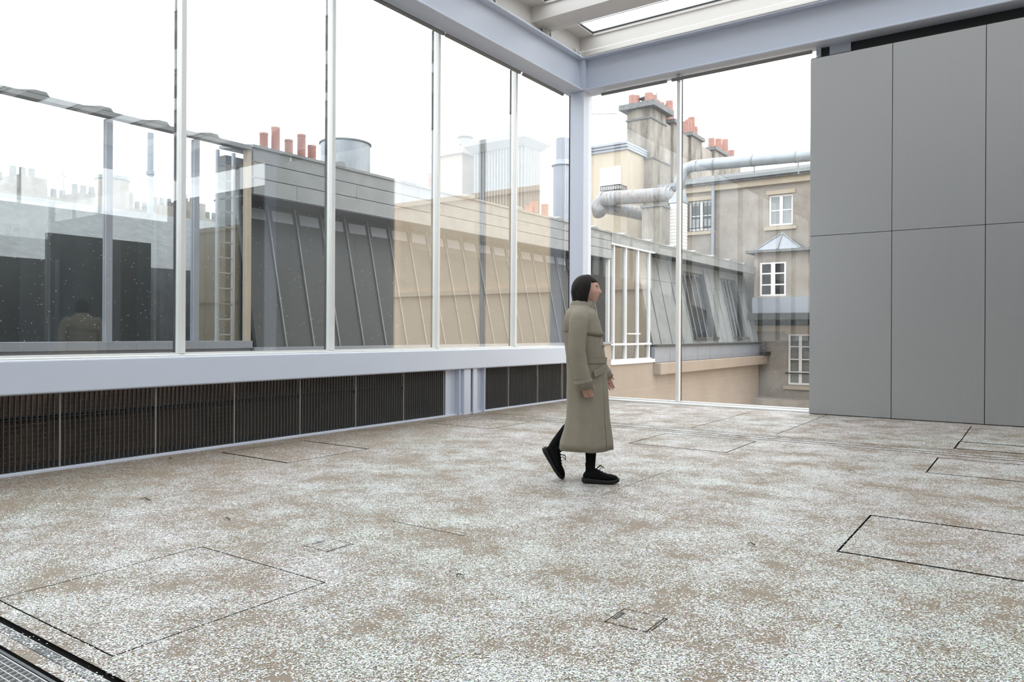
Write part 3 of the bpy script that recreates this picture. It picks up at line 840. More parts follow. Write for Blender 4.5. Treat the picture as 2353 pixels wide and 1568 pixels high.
# metal drum
dc0 = at_x(741, 380, -6.2); dc1 = at_x(843, 380, -6.2); dt = at_x(792, 334, -6.2)
rd = np.linalg.norm(dc1 - dc0) / 2 * 0.82
cdr = (dc0 + dc1) / 2
dm = empty('roof_drum', (cdr[0], cdr[1], 3.4))
hd = dt[2] - 3.4
MB().lathe((0, 0, 0), [(rd, 0), (rd, hd)], 40).build('shell', M_drum, dm, smooth=False)
MB().lathe((0, 0, hd), [(rd * 1.0, 0), (rd * 1.055, 0.01), (rd * 1.055, 0.04), (rd * 0.96, 0.045)], 40).build('rim', M_zinc, dm)
tag(dm, 'wide pale metal drum standing on the zinc roof', 'drum')

# cream chimney block with pots and cowl
XC = -9.5
cA = at_x(1030, 350, XC); cB = at_x(1062, 350, XC); cCt = at_x(1060, 352, XC); cD = at_x(1128, 365, XC)
ztop = at_x(1060, 352, XC)[2]; zbot = 3.0
ch = empty('cream_chimney', (XC, cB[1], zbot))
wx = 1.3; ln = cD[1] - cB[1]
MB().box((-wx, 0, 0), (0, ln, ztop - zbot)).build('stack', M_sand, ch)
MB().box((-wx - 0.12, -0.12, ztop - zbot), (0.12, ln + 0.12, ztop - zbot + 0.14)).build('cap', M_sand, ch)
for px, pt_, r_ in ((1068, 334, .13), (1082, 346, .13), (1090, 340, .14), (1099, 351, .13), (1107, 347, .13)):
    b_ = at_x(px, 358, XC - 0.3); t_ = at_x(px, pt_, XC - 0.3)
    MB().lathe((-0.3, b_[1] - cB[1], ztop - zbot + 0.14), [(r_, 0), (r_ * 0.9, t_[2] - ztop - 0.1)], 14).build('pot', M_terra, ch)
b_ = at_x(1059, 345, XC - 0.6); t_ = at_x(1059, 312, XC - 0.6); hh = t_[2] - ztop
MB().lathe((-0.6, b_[1] - cB[1] + 0.25, ztop - zbot + 0.1), [(0.16, 0), (0.16, hh * .55), (0.22, hh * .55), (0.22, hh * .8), (0.18, hh * .82), (0.32, hh * .86), (0.05, hh)], 18).build('cowl', M_stack, ch)
tag(ch, 'cream rendered chimney block with clay pots and a metal cowl', 'chimney')

# cream attic house below it
XA = -9.0
YA = 9.5
h0 = at_y(1076, 420, YA); h1 = at_y(1150, 420, YA); hz_ = at_y(1110, 410, YA)[2]
ah = empty('attic_house', (h0[0], YA, -7))
AW = h1[0] - h0[0]
MB().box((0, 0, 0), (AW, 0.5, hz_ + 7)).build('wall', M_stucco, ah)
for q in range(3):
    MB().box((-0.06 - 0.06 * q, -0.06 - 0.07 * q, hz_ + 7 + 0.14 * q), (AW + 0.1, 0.6, hz_ + 7 + 0.14 * (q + 1) - 0.02)).build('cornice', M_sand, ah)
wa = at_y(1087, 450, YA)[0] - h0[0]; wb_ = at_y(1122, 450, YA)[0] - h0[0]
z0_ = at_y(1100, 470, YA)[2] + 7; z1_ = at_y(1100, 421, YA)[2] + 7
wf = MB()
for xx in (wa, (wa + wb_) / 2, wb_): wf.box((xx - 0.06, -0.06, z0_), (xx + 0.06, 0.0, z1_))
wf.box((wa, -0.06, z1_ - 0.1), (wb_, 0.0, z1_))
wfo = wf.build('window_frame', M_wframe, ah)
MB().box((wa, -0.02, z0_), (wb_, 0.01, z1_ - 0.1)).build('window_pane', M_wcurtain, wfo)
tag(ah, 'pale attic house with moulded cornice and white window, behind the zinc roof', 'building')

# ribbed vent stack
XV = -6.8
v0 = at_x(1136, 430, XV); v1 = at_x(1203, 430, XV)
zt_ = at_x(1203, 335, XV)[2]
vs_ = empty('ribbed_vent_stack', (XV, v1[1], 4.86))
dy = v1[1] - v0[1]
# near face looks to -y, long face looks to +x
p_near = at_x(1203, 430, XV); p_far = at_x(1240, 430, XV)
LY = p_far[1] - p_near[1]; LX = 2.05
hh = zt_ - 4.86
MB().box((-LX, 0, 0), (0, LY, hh)).build('core', M_stackd, vs_)
for k in range(17):
    xx = -LX + LX * (k + 0.5) / 17
    MB().box((xx - 0.025, -0.03, 0), (xx + 0.025, 0.0, hh)).build('rib', M_stack, vs_)
for k in range(10):
    yy = LY * (k + 0.5) / 10
    MB().box((0, yy - 0.03, 0), (0.03, yy + 0.03, hh)).build('rib', M_stack, vs_)
MB().hexa([(-LX - 0.05, -0.08, hh), (0.05, -0.08, hh), (0.05, LY + 0.08, hh), (-LX - 0.05, LY + 0.08, hh)],
          [(-LX - 0.25, -0.28, hh + 0.22), (0.25, -0.28, hh + 0.22), (0.25, LY + 0.28, hh + 0.22), (-LX - 0.25, LY + 0.28, hh + 0.22)]).build('cap_flare', M_stack, vs_)
MB().box((-LX - 0.25, -0.28, hh + 0.22), (0.25, LY + 0.28, hh + 0.36)).build('cap_edge', M_stack, vs_)
tag(vs_, 'tall ribbed metal vent stack with a flared flat cap', 'vent stack')

# pale round flue behind the corner column
fl0 = at_x(1279, 400, -9.5); fzt = at_x(1285, 316, -9.5)[2]
fl = empty('round_flue', (-9.5, fl0[1] + 0.5, -7.0))
MB().lathe((0, 0, 0), [(0.42, 0), (0.42, fzt + 5.8), (0.5, fzt + 5.85), (0.3, fzt + 6.1), (0.3, fzt + 7.0)], 20).build('shaft', M_zincl, fl)
tag(fl, 'pale round flue just left of the corner column', 'flue')

# antennas
def antenna(name_, pa, pb, px_mast, y_mast_bot, plane, val, label, elems=8, up=0.25):
    fn = at_x if plane == 'x' else at_y
    a_ = fn(pa[0], pa[1], val); b_ = fn(pb[0], pb[1], val)
    mt = fn(px_mast, pa[1], val); mb_ = fn(px_mast, y_mast_bot, val)
    t = empty(name_, tuple(mb_))
    rel = lambda q: tuple(np.array(q) - mb_)
    MB().tube([rel(mb_), rel((mb_[0], mb_[1], mt[2]))], 0.025, 6).build('mast', M_zinc, t)
    MB().tube([rel(a_), rel(b_)], 0.022, 6).build('boom', M_zinc, t)
    for k in range(elems):
        q = np.array(a_) + (np.array(b_) - np.array(a_)) * (k + 0.5) / elems
        MB().tube([rel(q), rel(q + np.array([0, 0, up]))], 0.016, 5).build('element', M_zinc, t)
    tag(t, label, 'antenna')
antenna('roof_antenna', (1155, 299), (1212, 280), 1178, 330, 'x', -7.6, 'thin tilted aerial above the ribbed vent stack', 4, -0.12)

# ---- far roofs seen through the glazed rooftop room
XF = -24.0
fr0 = at_x(-60, 440, XF); fr1 = at_x(600, 505, XF)
fh = empty('far_roofscape_block', (XF, fr0[1], -7))
L_ = fr1[1] - fr0[1]
zf = 8.6
zA = at_x(0, 430, XF)[2]
MB().box((-6, 0, 0), (0, L_, zA - 1.6 + 7)).build('wall', M_stucco, fh)
def q3(y, a): return a
MB().hexa([(-6, 0, zA - 1.6 + 7), (0.3, 0, zA - 1.6 + 7), (0.3, L_, zA - 1.6 + 7), (-6, L_, zA - 1.6 + 7)],
          [(-6, 0, zA + 7), (-1.5, 0, zA + 7), (-1.5, L_, zA + 7), (-6, L_, zA + 7)]).build('roof', M_slate, fh)
for k in range(10):
    yy = L_ * (k + 0.5) / 10
    MB().box((-4, yy - 0.7, zA + 6.6), (-2.6, yy + 0.5, zA + 7.35 + 0.35 * (k % 3))).build('chimney_stack', M_stucco2, fh)
    for j in range(3):
        MB().lathe((-3.3, yy - 0.5 + 0.35 * j, zA + 7.3 + 0.35 * (k % 3)), [(0.13, 0), (0.11, 0.5)], 10).build('pot', M_lead, fh)
tag(fh, 'distant low block of slate roofs and chimneys behind the rooftop room', 'building')
d0 = at_x(212, 450, -16.); d1 = at_x(303, 450, -16.); dtz = at_x(258, 417, -16.)[2]
d2 = empty('roof_drum', (-16, (d0[1] + d1[1]) / 2, 0))
rr_ = np.linalg.norm(d1 - d0) / 2 * 0.75
MB().lathe((0, 0, 0), [(rr_, 0), (rr_, dtz)], 32).build('shell', M_stucco, d2)
MB().lathe((0, 0, dtz), [(rr_, 0), (rr_ * 1.08, 0.02), (rr_ * 1.08, 0.12), (rr_ * 0.9, 0.13)], 32).build('rim', M_zinc, d2)
tag(d2, 'distant round tank seen through the rooftop room glass', 'drum')
t0 = at_x(345, 500, -14.0); tz = at_x(345, 306, -14.0)[2]
ff = empty('flue_pipe', (-14.0, t0[1], 0))
MB().lathe((0, 0, 0), [(0.085, 0), (0.085, tz - 1.2), (0.11, tz - 1.2), (0.11, tz - 1.1), (0.085, tz - 1.1), (0.085, tz)], 12).build('pipe', M_zincl, ff)
tag(ff, 'tall thin metal flue pipe seen through the rooftop room', 'flue')
antenna('roof_antenna', (141, 398), (152, 408), 146, 445, 'x', -22.0, 'small far aerial above the distant roofs at the left', 3, 0.3)
# sloping zinc roof in front of the far block
tag(MB().hexa([(-14, -30, -7), (-8.8, -30, -7), (-8.8, 6.0, -7), (-14, 6.0, -7)], [(-14, -30, 4.6), (-9.0, -30, 2.6), (-9.0, 6.0, 2.6), (-14, 6.0, 4.6)]).build('lean_to_roof', M_slate), 'sloping slate-grey roof behind the rooftop room', 'roof')

# ---- old rendered building closing the courtyard at the far end
YB = 25.0
ob = empty('old_rendered_building', (0, YB, -7))
def obx(nm, a, b, m, par=None, bv=0.0):
    return MB().box((a[0], a[1] - YB, a[2] + 7), (b[0], b[1] - YB, b[2] + 7)).build(nm, m, par or ob, bevel=bv)
OT = 8.75
X0B, X1B = -9.2, 0.2
# window openings (x0,x1,z0,z1)
def wrect(px0, px1, py0, py1, y=YB):
    a_ = at_y(px0, py1, y); b_ = at_y(px1, py0, y); return (a_[0], b_[0], a_[2], b_[2])
ow = [wrect(1583, 1637, 459, 532), wrect(1766, 1822, 444, 520), wrect(1810, 1866, 768, 884)]
# wall with real openings
xs_ = sorted({X0B, X1B} | {q for w in ow for q in w[:2]}); zs_ = sorted({-7.0, OT} | {q for w in ow for q in w[2:]})
wm = MB()
for j in range(len(zs_) - 1):
    run = None; zc = (zs_[j] + zs_[j + 1]) / 2
    for i in range(len(xs_)):
        solid = False
        if i < len(xs_) - 1:
            xc = (xs_[i] + xs_[i + 1]) / 2
            solid = not any(w[0] < xc < w[1] and w[2] < zc < w[3] for w in ow)
        if solid and run is None: run = xs_[i]
        if not solid and run is not None:
            wm.box((run, 0, zs_[j] + 7), (xs_[i], 0.30, zs_[j + 1] + 7)); run = None
wm.build('wall', M_stucco, ob)
obx('room_depth', (X0B, YB + 0.9, -7), (X1B, YB + 1.0, OT), M_wdark)
def win(w, y=YB, rows_=1, frame=0.09, dark=M_wcurtain, par=None):
    x0, x1, z0, z1 = w
    f_ = MB(); yb = y - YB
    b2 = lambda a, b: f_.box((a[0], yb + 0.10, a[1] + 7), (b[0], yb + 0.17, b[1] + 7))
    b3 = lambda a, b: f_.box((a[0], yb + 0.106, a[1] + 7), (b[0], yb + 0.164, b[1] + 7))
    b2((x0, z0), (x0 + frame, z1)); b2((x1 - frame, z0), (x1, z1)); b3((x0 + .002, z0 + .002), (x1 - .002, z0 + frame)); b3((x0 + .002, z1 - frame), (x1 - .002, z1 - .002))
    xm = (x0 + x1) / 2; b2((xm - frame * 0.8, z0 + .004), (xm + frame * 0.8, z1 - .004))
    for k in range(1, rows_ + 1):
        zz = z0 + (z1 - z0) * k / (rows_ + 1); b3((x0 + .004, zz - 0.025), (x1 - .004, zz + 0.025))
    fo = f_.build('window_frame', M_wframe, par or ob)
    for (xa, xb) in ((x0 + frame, xm - frame * 0.8), (xm + frame * 0.8, x1 - frame)):
        for k in range(rows_ + 1):
            za = z0 + (z1 - z0) * k / (rows_ + 1) + 0.03; zb = z0 + (z1 - z0) * (k + 1) / (rows_ + 1) - 0.03
            MB().box((xa, yb + 0.13, za + 7), (xb, yb + 0.14, zb + 7)).build('window_pane', M_glass2, fo)
    MB().box((x0, yb + 0.30, z0 + 7), (x0 + (x1 - x0) * 0.42, yb + 0.32, z1 + 7)).build('curtain', dark, fo)
    MB().box((x0 + (x1 - x0) * 0.55, yb + 0.30, z0 + 7), (x1, yb + 0.32, z1 + 7)).build('curtain', dark, fo)
for i, w in enumerate(ow):
    win(w, rows_=[1, 1, 3][i] if i < 3 else 2)
    obx('window_ledge', (w[0] - 0.18, YB - 0.12, w[2] - 0.22), (w[1] + 0.18, YB + 0.1, w[2] - 0.06), M_cream)
    obx('window_surround', (w[0] - 0.12, YB - 0.04, w[3] + 0.02), (w[1] + 0.12, YB + 0.05, w[3] + 0.22), M_cream)
# iron guard in front of the first window
gw = ow[0]; gi = MB()
for k in range(7): gi.tube([(gw[0] + (gw[1] - gw[0]) * k / 6, -0.1, gw[2] + 6.95), (gw[0] + (gw[1] - gw[0]) * k / 6, -0.1, gw[3] + 7)], 0.018, 5)
gi.tube([(gw[0] - 0.1, -0.1, gw[2] + 7.12), (gw[1] + 0.1, -0.1, gw[2] + 7.12)], 0.018, 5)
gi.build('window_guard', M_iron, ob)
gi = MB(); w3 = ow[2]; gi.tube([(w3[0] - 0.1, -0.06, w3[2] + 7.55), (w3[1] + 0.1, -0.06, w3[2] + 7.55)], 0.03, 6); gi.build('guard_rail', M_iron, ob)
# eaves and roof
obx('eaves', (X0B - 0.2, YB - 0.35, OT), (X1B, YB + 0.4, OT + 0.16), M_lead)
obx('eaves_moulding', (X0B - 0.1, YB - 0.18, OT - 0.30), (X1B, YB + 0.1, OT), M_cream)
obx('eaves_gutter', (X0B - 0.2, YB - 0.48, OT + 0.10), (X1B, YB - 0.3, OT + 0.26), M_zinc)
MB().hexa([(X0B - 0.2, -0.35, OT + 7.16), (X1B, -0.35, OT + 7.16), (X1B, 6, OT + 7.16), (X0B - 0.2, 6, OT + 7.16)],
          [(X0B - 0.2, 3.2, OT + 8.2), (X1B, 3.2, OT + 8.2), (X1B, 3.6, OT + 8.2), (X0B - 0.2, 3.6, OT + 8.2)]).build('roof', M_slate, ob)
# downpipe between the upper windows
dpx = at_y(1641, 450, YB)[0]
MB().tube([(dpx, -0.15, OT + 7.1), (dpx, -0.15, 12.0), (dpx - 0.1, -0.15, 11.6), (dpx - 0.35, -0.15, 11.4)], 0.09, 10).build('downpipe', M_zincl, ob)
obx('string_course', (-5.5, YB - 0.14, 1.35), (X1B, YB + 0.05, 1.62), M_cream)
obx('lower_gutter', (-5.5, YB - 0.4, 1.66), (X1B, YB + 0.02, 2.0), M_zincd)
tag(ob, 'old beige rendered building with white casement windows at the far end of the courtyard', 'building')

# warm stone building to the right of it, hidden behind the grey panels and seen only as a reflection
sbd = empty('cream_stone_building', (0.3, 22.0, -7))
MB().box((0, 0, 0), (40, 6, 16.2)).build('wall', M_stone, sbd)
for zz in (5.6, 10.4, 15.9):
    MB().box((-0.1, -0.25, zz), (40, 0.0, zz + 0.28)).build('string_course', M_stone, sbd)
tag(sbd, 'warm cream stone building reflected in the left windows, otherwise hidden by the grey panels', 'building')

# projecting stair bay with pyramid glass lantern
BY = 23.6
by = empty('stair_bay', (0, BY, -7))
a_ = at_y(1716, 582, BY); b_ = at_y(1862, 575, BY)
bx0, bx1 = a_[0] + 0.35, b_[0] + 0.45
bz1 = (a_[2] + b_[2]) / 2 - 0.03
bz0 = at_y(1735, 684, BY)[2]
ww = wrect(1746, 1806, 601, 681, BY)
wm = MB()
R_ = lambda a, b: wm.box((a[0], 0, a[1] + 7), (b[0], 0.25, b[1] + 7))
R_((bx0, bz0), (ww[0], bz1)); R_((ww[1], bz0), (bx1, bz1)); R_((ww[0], ww[3]), (ww[1], bz1)); R_((ww[0], bz0), (ww[1], ww[2]))
wm.box((bx0, 0.25, bz0 + 7), (bx0 + 0.2, YB - BY, bz1 + 7)); wm.box((bx1 - 0.2, 0.25, bz0 + 7), (bx1, YB - BY, bz1 + 7))
wm.build('wall', M_stucco, by)
MB().box((bx0, 0.7, bz0 + 7), (bx1, 0.75, bz1 + 7)).build('room_depth', M_wdark, by)
f_ = MB(); fr_ = 0.08
for (xa, xb, za, zb) in ((ww[0], ww[0] + fr_, ww[2], ww[3]), (ww[1] - fr_, ww[1], ww[2], ww[3]), (ww[0], ww[1], ww[2], ww[2] + fr_), (ww[0], ww[1], ww[3] - fr_, ww[3]),
                         ((ww[0] + ww[1]) / 2 - 0.09, (ww[0] + ww[1]) / 2 + 0.09, ww[2], ww[3])):
    e_ = 0.004 * (xb - xa > 0.5); f_.box((xa + e_, 0.02 + e_, za + e_ + 7), (xb - e_, 0.1 - e_, zb - e_ + 7))
for k in (1, 2):
    zz = ww[2] + (ww[3] - ww[2]) * k / 3; f_.box((ww[0] + .006, 0.03, zz - 0.03 + 7), (ww[1] - .006, 0.09, zz + 0.03 + 7))
fo = f_.build('window_frame', M_wframe, by)
MB().box((ww[0], 0.06, ww[2] + 7), (ww[1], 0.07, ww[3] + 7)).build('window_pane', M_glass2, fo)
MB().box((ww[0] - 0.1, -0.05, ww[2] + 6.9), (ww[1] + 0.1, 0.1, ww[2] + 7.0)).build('window_ledge', M_cream, by)
MB().box((bx0 - 0.3, -0.35, bz1 + 7), (bx1 + 0.3, YB - BY, bz1 + 7.12)).build('eaves', M_lead, by)
ap = at_y(1790, 538, BY + 0.7); rx0 = at_y(1738, 572, BY)[0]; rx1 = at_y(1842, 572, BY)[0]
rb = bz1 + 7.12
MB().add([(rx0, -0.2, rb), (rx1, -0.2, rb), (rx1, 1.4, rb), (rx0, 1.4, rb), ((rx0 + rx1) / 2, 0.6, ap[2] + 7)], [(0, 1, 4), (1, 2, 4), (2, 3, 4), (3, 0, 4), (3, 2, 1, 0)]).build('lantern_roof', M_zincl, by)
rbm = MB()
for q in ((rx0, -0.2), (rx1, -0.2), (rx1, 1.4), (rx0, 1.4), ((rx0 + rx1) / 2, -0.2)): rbm.tube([(q[0], q[1], rb + 0.02), ((rx0 + rx1) / 2, 0.6, ap[2] + 7.03)], 0.04, 6)
rbm.build('lantern_rib', M_zinc, by)
MB().box((bx0 - 0.05, -0.12, bz0 - 0.75 + 7), (bx1, YB - BY, bz0 + 7)).build('zinc_apron', M_zincl, by)
MB().box((bx0 - 0.2, -0.35, bz0 - 1.05 + 7), (bx1 + 0.3, YB - BY, bz0 - 0.75 + 7)).build('gutter', M_zincd, by)
MB().box((bx0 - 0.1, -0.05, 0), (bx1 + 0.3, YB - BY, 5.2)).build('lower_wall', M_stucco, by)
tag(by, 'projecting bay with a small glass pyramid lantern on the old building', 'building')

# ---- party wall with three chimney stacks, receding
PX = at_y(1495, 400, 27.0)[0]
pw = empty('chimney_party_wall', (PX, 27.0, 0))
fl_ = at_y(1440, 400, 27.0)[0] - PX
def pz(px, py, dyy): return at_x(px, py, PX)[2]
zt0 = at_y(1495, 246, 27.0)[2]
ylen = at_x(1530, 300, PX)[1] - 27.0
MB().box((fl_, 0, 0), (0, ylen, zt0)).build('stack', M_stucco2, pw)
MB().box((fl_ - 0.35, -0.35, zt0), (0.35, ylen + 0.35, zt0 + 0.3)).build('cap', M_lead, pw)
MB().box((fl_ - 0.05, -0.06, zt0 - 0.62), (0.06, ylen + 0.05, zt0 - 0.52)).build('band', M_lead, pw)
MB().box((fl_ * 0.6, -0.30, 0), (0.30, ylen * 0.95, zt0 - 3.0)).build('buttress', M_stucco2, pw)
MB().box((fl_ * 0.62, -0.34, zt0 - 3.0), (0.34, ylen, zt0 - 2.9)).build('buttress_coping', M_lead, pw)
for (px, pt_, r_, yo) in ((1453, 239, .26, .4), (1461, 233, .28, .4), (1491, 226, .30, .4), (1502, 232, .2, 1.2), (1509, 235, .2, 1.8), (1513, 237, .2, 2.3), (1520, 241, .2, 2.9)):
    b_ = at_y(px, 250, 27.0 + yo); tz_ = at_y(px, pt_, 27.0 + yo)[2]
    MB().lathe((min(b_[0] - PX, -0.05), yo, zt0 + 0.3), [(r_ * .85, 0), (r_ * .8, max(0.62, tz_ - zt0 - 0.3) + 0.06 * (px % 3))], 14).build('pot', M_terra, pw)
MB().lathe((fl_ * 0.45, 0.6, zt0 + 0.3), [(0.16, 0), (0.15, 0.32), (0.36, 0.42), (0.1, 0.58)], 14).build('cowl', M_lead, pw)
aer = at_y(1498, 200, 27.0)[2]
MB().tube([(-0.05, 0.9, zt0), (-0.05, 0.9, aer)], 0.03, 6).build('aerial_rod', M_zinc, pw)
# receding wall with two lower stacks
w0 = at_x(1532, 284, PX); w1 = at_x(1702, 372, PX)
MB().hexa([(-0.5, ylen, 0), (0, ylen, 0), (0, w1[1] - 27, 0), (-0.5, w1[1] - 27, 0)],
          [(-0.5, ylen, w0[2]), (0, ylen, w0[2]), (0, w1[1] - 27, w0[2] - 0.3), (-0.5, w1[1] - 27, w0[2] - 0.3)]).build('wall', M_stucco, pw)
def st2(px0, px1, py):
    a2 = at_x(px0, py, PX + .1); b2 = at_x(px1, py, PX + .1)
    MB().box((-1.0, a2[1] - 27, 0), (0.15, b2[1] - 27, a2[2])).build('stack', M_stucco2, pw)
    MB().box((-1.15, a2[1] - 27.15, a2[2]), (0.3, b2[1] - 26.85, a2[2] + 0.22)).build('cap', M_lead, pw)
    nk = 4
    for k in range(nk):
        yy = a2[1] - 27 + (b2[1] - a2[1]) * (k + .5) / nk
        MB().lathe((-0.3, yy, a2[2] + 0.22), [(0.24, 0), (0.22, 0.75 + 0.25 * ((k * 7) % 3))], 12).build('pot', M_terra, pw)
st2(1546, 1556, 283); st2(1586, 1612, 312); st2(1640, 1700, 345)
tag(pw, 'tall stained party wall with clay-potted chimney stacks receding behind the old building', 'chimney')

# ---- shuttered house behind the corner column
YS = 24.6
s0 = at_y(1330, 400, YS); s1 = at_y(1441, 400, YS); sz = at_y(1400, 350, YS)[2]
sh = empty('shuttered_house', (s0[0], YS, -7))
Lx = s1[0] - s0[0]
MB().box((0, 0, 0), (Lx, 4, sz + 7)).build('wall', M_cream, sh)
for q in range(3):
    MB().box((-0.1, -0.12 - 0.1 * q, sz + 7 + 0.14 * q), (Lx + 0.1, 4, sz + 7 + 0.14 * (q + 1) - 0.02)).build('cornice', M_zincl, sh)
q0 = at_y(1382, 455, YS); q1 = at_y(1424, 386, YS)
MB().box((q0[0] - s0[0] - 0.08, -0.06, q0[2] + 7), (q1[0] - s0[0] + 0.08, 0.0, q1[2] + 7.1)).build('shutter_box', M_wframe, sh)
nsl = 22
for k in range(nsl):
    za = q0[2] + 7 + (q1[2] - q0[2]) * k / nsl
    MB().box((q0[0] - s0[0], -0.10, za), (q1[0] - s0[0], -0.05, za + (q1[2] - q0[2]) / nsl * 0.8)).build('shutter_slat', M_wframe, sh)
b0 = at_y(1380, 440, YS - 0.8); b1 = at_y(1424, 424, YS - 0.8)
bal = MB(); zlo = b0[2] + 6.65; zhi = b1[2] + 7
for k in range(12):
    xx = b0[0] - s0[0] + (b1[0] - b0[0]) * k / 11; bal.tube([(xx, -0.8, zlo), (xx, -0.8, zhi)], 0.025, 5)
for k in range(5): bal.tube([(b1[0] - s0[0], -0.8 + 0.2 * k, zlo), (b1[0] - s0[0], -0.8 + 0.2 * k, zhi)], 0.025, 5)
for zz in (zhi, zhi - 0.25): bal.tube([(b0[0] - s0[0], -0.8, zz), (b1[0] - s0[0], -0.8, zz), (b1[0] - s0[0], 0, zz)], 0.035, 5)
bal.build('balcony_rail', M_iron, sh)
MB().box((b0[0] - s0[0] - 0.1, -0.85, zlo - 0.1), (b1[0] - s0[0] + 0.1, 0, zlo)).build('balcony_slab', M_cream, sh)
tag(sh, 'pale house with a closed white shutter and small iron balcony', 'building')
antenna('roof_antenna', (1350, 263), (1418, 261), 1356, 350, 'y', 24.0, 'thin television aerial with short teeth beside the corner column', 9, 0.14)

# ---- big ventilation ducts
YD = 22.0
def dp(px, py, y=YD): return at_y(px, py, y)
du = empty('ventilation_duct', tuple(dp(1460, 460)))
o_ = dp(1460, 460)
def rel(q): return tuple(np.array(q) - o_)
rD = 0.36
pts = [dp(1378, 490, YD - 0.2), dp(1371, 474), dp(1386, 458), dp(1400, 456), dp(1460, 452), dp(1530, 447), dp(1546, 452), dp(1552, 466, YD + .1)]
MB().tube([rel(q) for q in pts], rD, 18).build('duct', M_duct, du, smooth=True)
for px in (1383, 1405, 1531, 1541):
    c = dp(px, 456 - (px - 1400) * 0.07); d = dp(px + 3, 456 - (px - 1397) * 0.07)
    MB().tube([rel(c), rel(d)], rD * 1.05, 18).build('band', M_zincl, du)
pts = [dp(1390, 476, YD + .5), dp(1440, 484, YD + 1.0), dp(1500, 497, YD + 1.6)]
MB().tube([rel(q) for q in pts], rD * 0.95, 16).build('lower_duct', M_duct, du, smooth=True)
tag(du, 'rusty ventilation duct elbowing across the roofs beside the window bar', 'duct')
d3 = empty('long_overhead_duct', tuple(dp(1700, 370)))
o_ = dp(1700, 370)
pts = [dp(1556, 440), dp(1566, 405), dp(1576, 388), dp(1592, 382), dp(1640, 377), dp(1720, 370), dp(1870, 356), (-0.5, YD, dp(1870, 352)[2] + 0.05)]
MB().tube([rel(q) for q in pts], 0.27, 18).build('duct', M_drum, d3, smooth=True)
for px, py in ((1600, 381), (1640, 377), (1728, 369), (1828, 360)):
    MB().tube([rel(dp(px, py)), rel(dp(px + 3, py))], 0.285, 18).build('band', M_zinc, d3)
for px, y0_, y1_ in ((1733, 382, 405), (1834, 372, 400)):
    MB().tube([rel(dp(px, y0_)), rel(dp(px + 1, y1_))], 0.03, 6).build('strut', M_zinc, d3)
tag(d3, 'long pale overhead duct crossing above the old building roof', 'duct')
# white tiled flue and stained chimney stub below the ducts
ZB = 4.95
tf = empty('tiled_flue', (dp(1550, 500)[0], YD, ZB))
x0_ = dp(1545, 500)[0] - dp(1550, 500)[0]; x1_ = dp(1574, 500)[0] - dp(1550, 500)[0]
tz0, tz1 = dp(1560, 566)[2], dp(1560, 468)[2]
tz0 = ZB
nrow = 16
for k in range(nrow):
    zz0 = (tz1 - ZB) * k / nrow; zz1 = (tz1 - ZB) * (k + 1) / nrow - 0.02
    MB().box((x0_, -0.3, zz0), (x1_, 0.3, zz1)).build('tile_course', M_tile, tf)
MB().box((x0_ + 0.02, -0.28, 0), (x1_ - 0.02, 0.28, tz1 - ZB - 0.02)).build('core', M_wallgrey, tf)
MB().hexa([(x0_ - .05, -0.35, tz1 - ZB), (x1_ + .05, -0.35, tz1 - ZB), (x1_ + .05, 0.35, tz1 - ZB), (x0_ - .05, 0.35, tz1 - ZB)],
          [(x0_ - .05, -0.3, tz1 - ZB + .2), (x1_ - .15, -0.3, tz1 - ZB + .75), (x1_ - .15, 0.3, tz1 - ZB + .75), (x0_ - .05, 0.3, tz1 - ZB + .2)]).build('hood', M_drum, tf)
tag(tf, 'white tiled flue shaft standing beside the window bar', 'flue')
cs = empty('chimney_stub', (dp(1500, 500)[0], YD - 1.3, ZB))
cx1 = dp(1545, 500)[0] - dp(1500, 500)[0]; cz1 = dp(1520, 474, YD - 1.3)[2] - ZB
MB().box((0.03, 0, 0), (cx1, 0.9, cz1)).build('stack', M_stucco2, cs)
MB().box((-0.02, -0.08, cz1), (cx1 + 0.06, 0.95, cz1 + 0.1)).build('cap', M_lead, cs)
tag(cs, 'short stained chimney stub under the rusty duct', 'chimney')

# ---- building beyond the right-hand glass wall (seen in reflections only)
rb_ = empty('side_building', (19.0, -20, -7))
MB().box((0, -20, 0), (8, 17, 12.2)).build('wall', M_stucco, rb_)
for k in range(7):
    MB().box((-0.06, -16 + 4.5 * k, 8.6), (0.0, -14.4 + 4.5 * k, 10.8)).build('window', M_wdark, rb_)
MB().box((-0.4, -20, 12.2), (8, 17, 12.5)).build('eaves', M_lead, rb_)
tag(rb_, 'neighbouring rendered building beyond the right-hand glass wall, outside the picture', 'building')

# ---- rain drops on the outer side of the window panes
def drops(win_name, n_, fn):
    d_ = MB()
    for _ in range(n_):
        x, y, z, nx, ny = fn()
        r_ = 0.0018 + 0.0030 * random.random() ** 2
        tx, ty = -ny, nx
        c0 = Vector((x, y, z))
        ring_ = [c0 + Vector((tx, ty, 0)) * r_ * math.cos(a_) + Vector((0, 0, 1)) * r_ * 1.3 * math.sin(a_) for a_ in (0, PI / 2, PI, 3 * PI / 2)]
        d_.add(ring_ + [c0 + Vector((nx, ny, 0)) * r_ * 0.6], [(0, 1, 4), (1, 2, 4), (2, 3, 4), (3, 0, 4)])
    o = d_.build('rain_drops', M_drop, bpy.data.objects[win_name]); o['kind'] = 'stuff'
    o.matrix_parent_inverse = bpy.data.objects[win_name].matrix_basis.inverted()
    return o
def left_fn(y0, y1):
    return lambda: (GX - 0.011, random.uniform(y0 + .1, y1 - .1), GZ0 + 4.0 * random.random() ** 1.1, -1, 0)
def far_fn(x0, x1):
    return lambda: (random.uniform(x0 + .1, x1 - .1), GY + 0.011, 0.1 + 5.2 * random.random(), 0, 1)
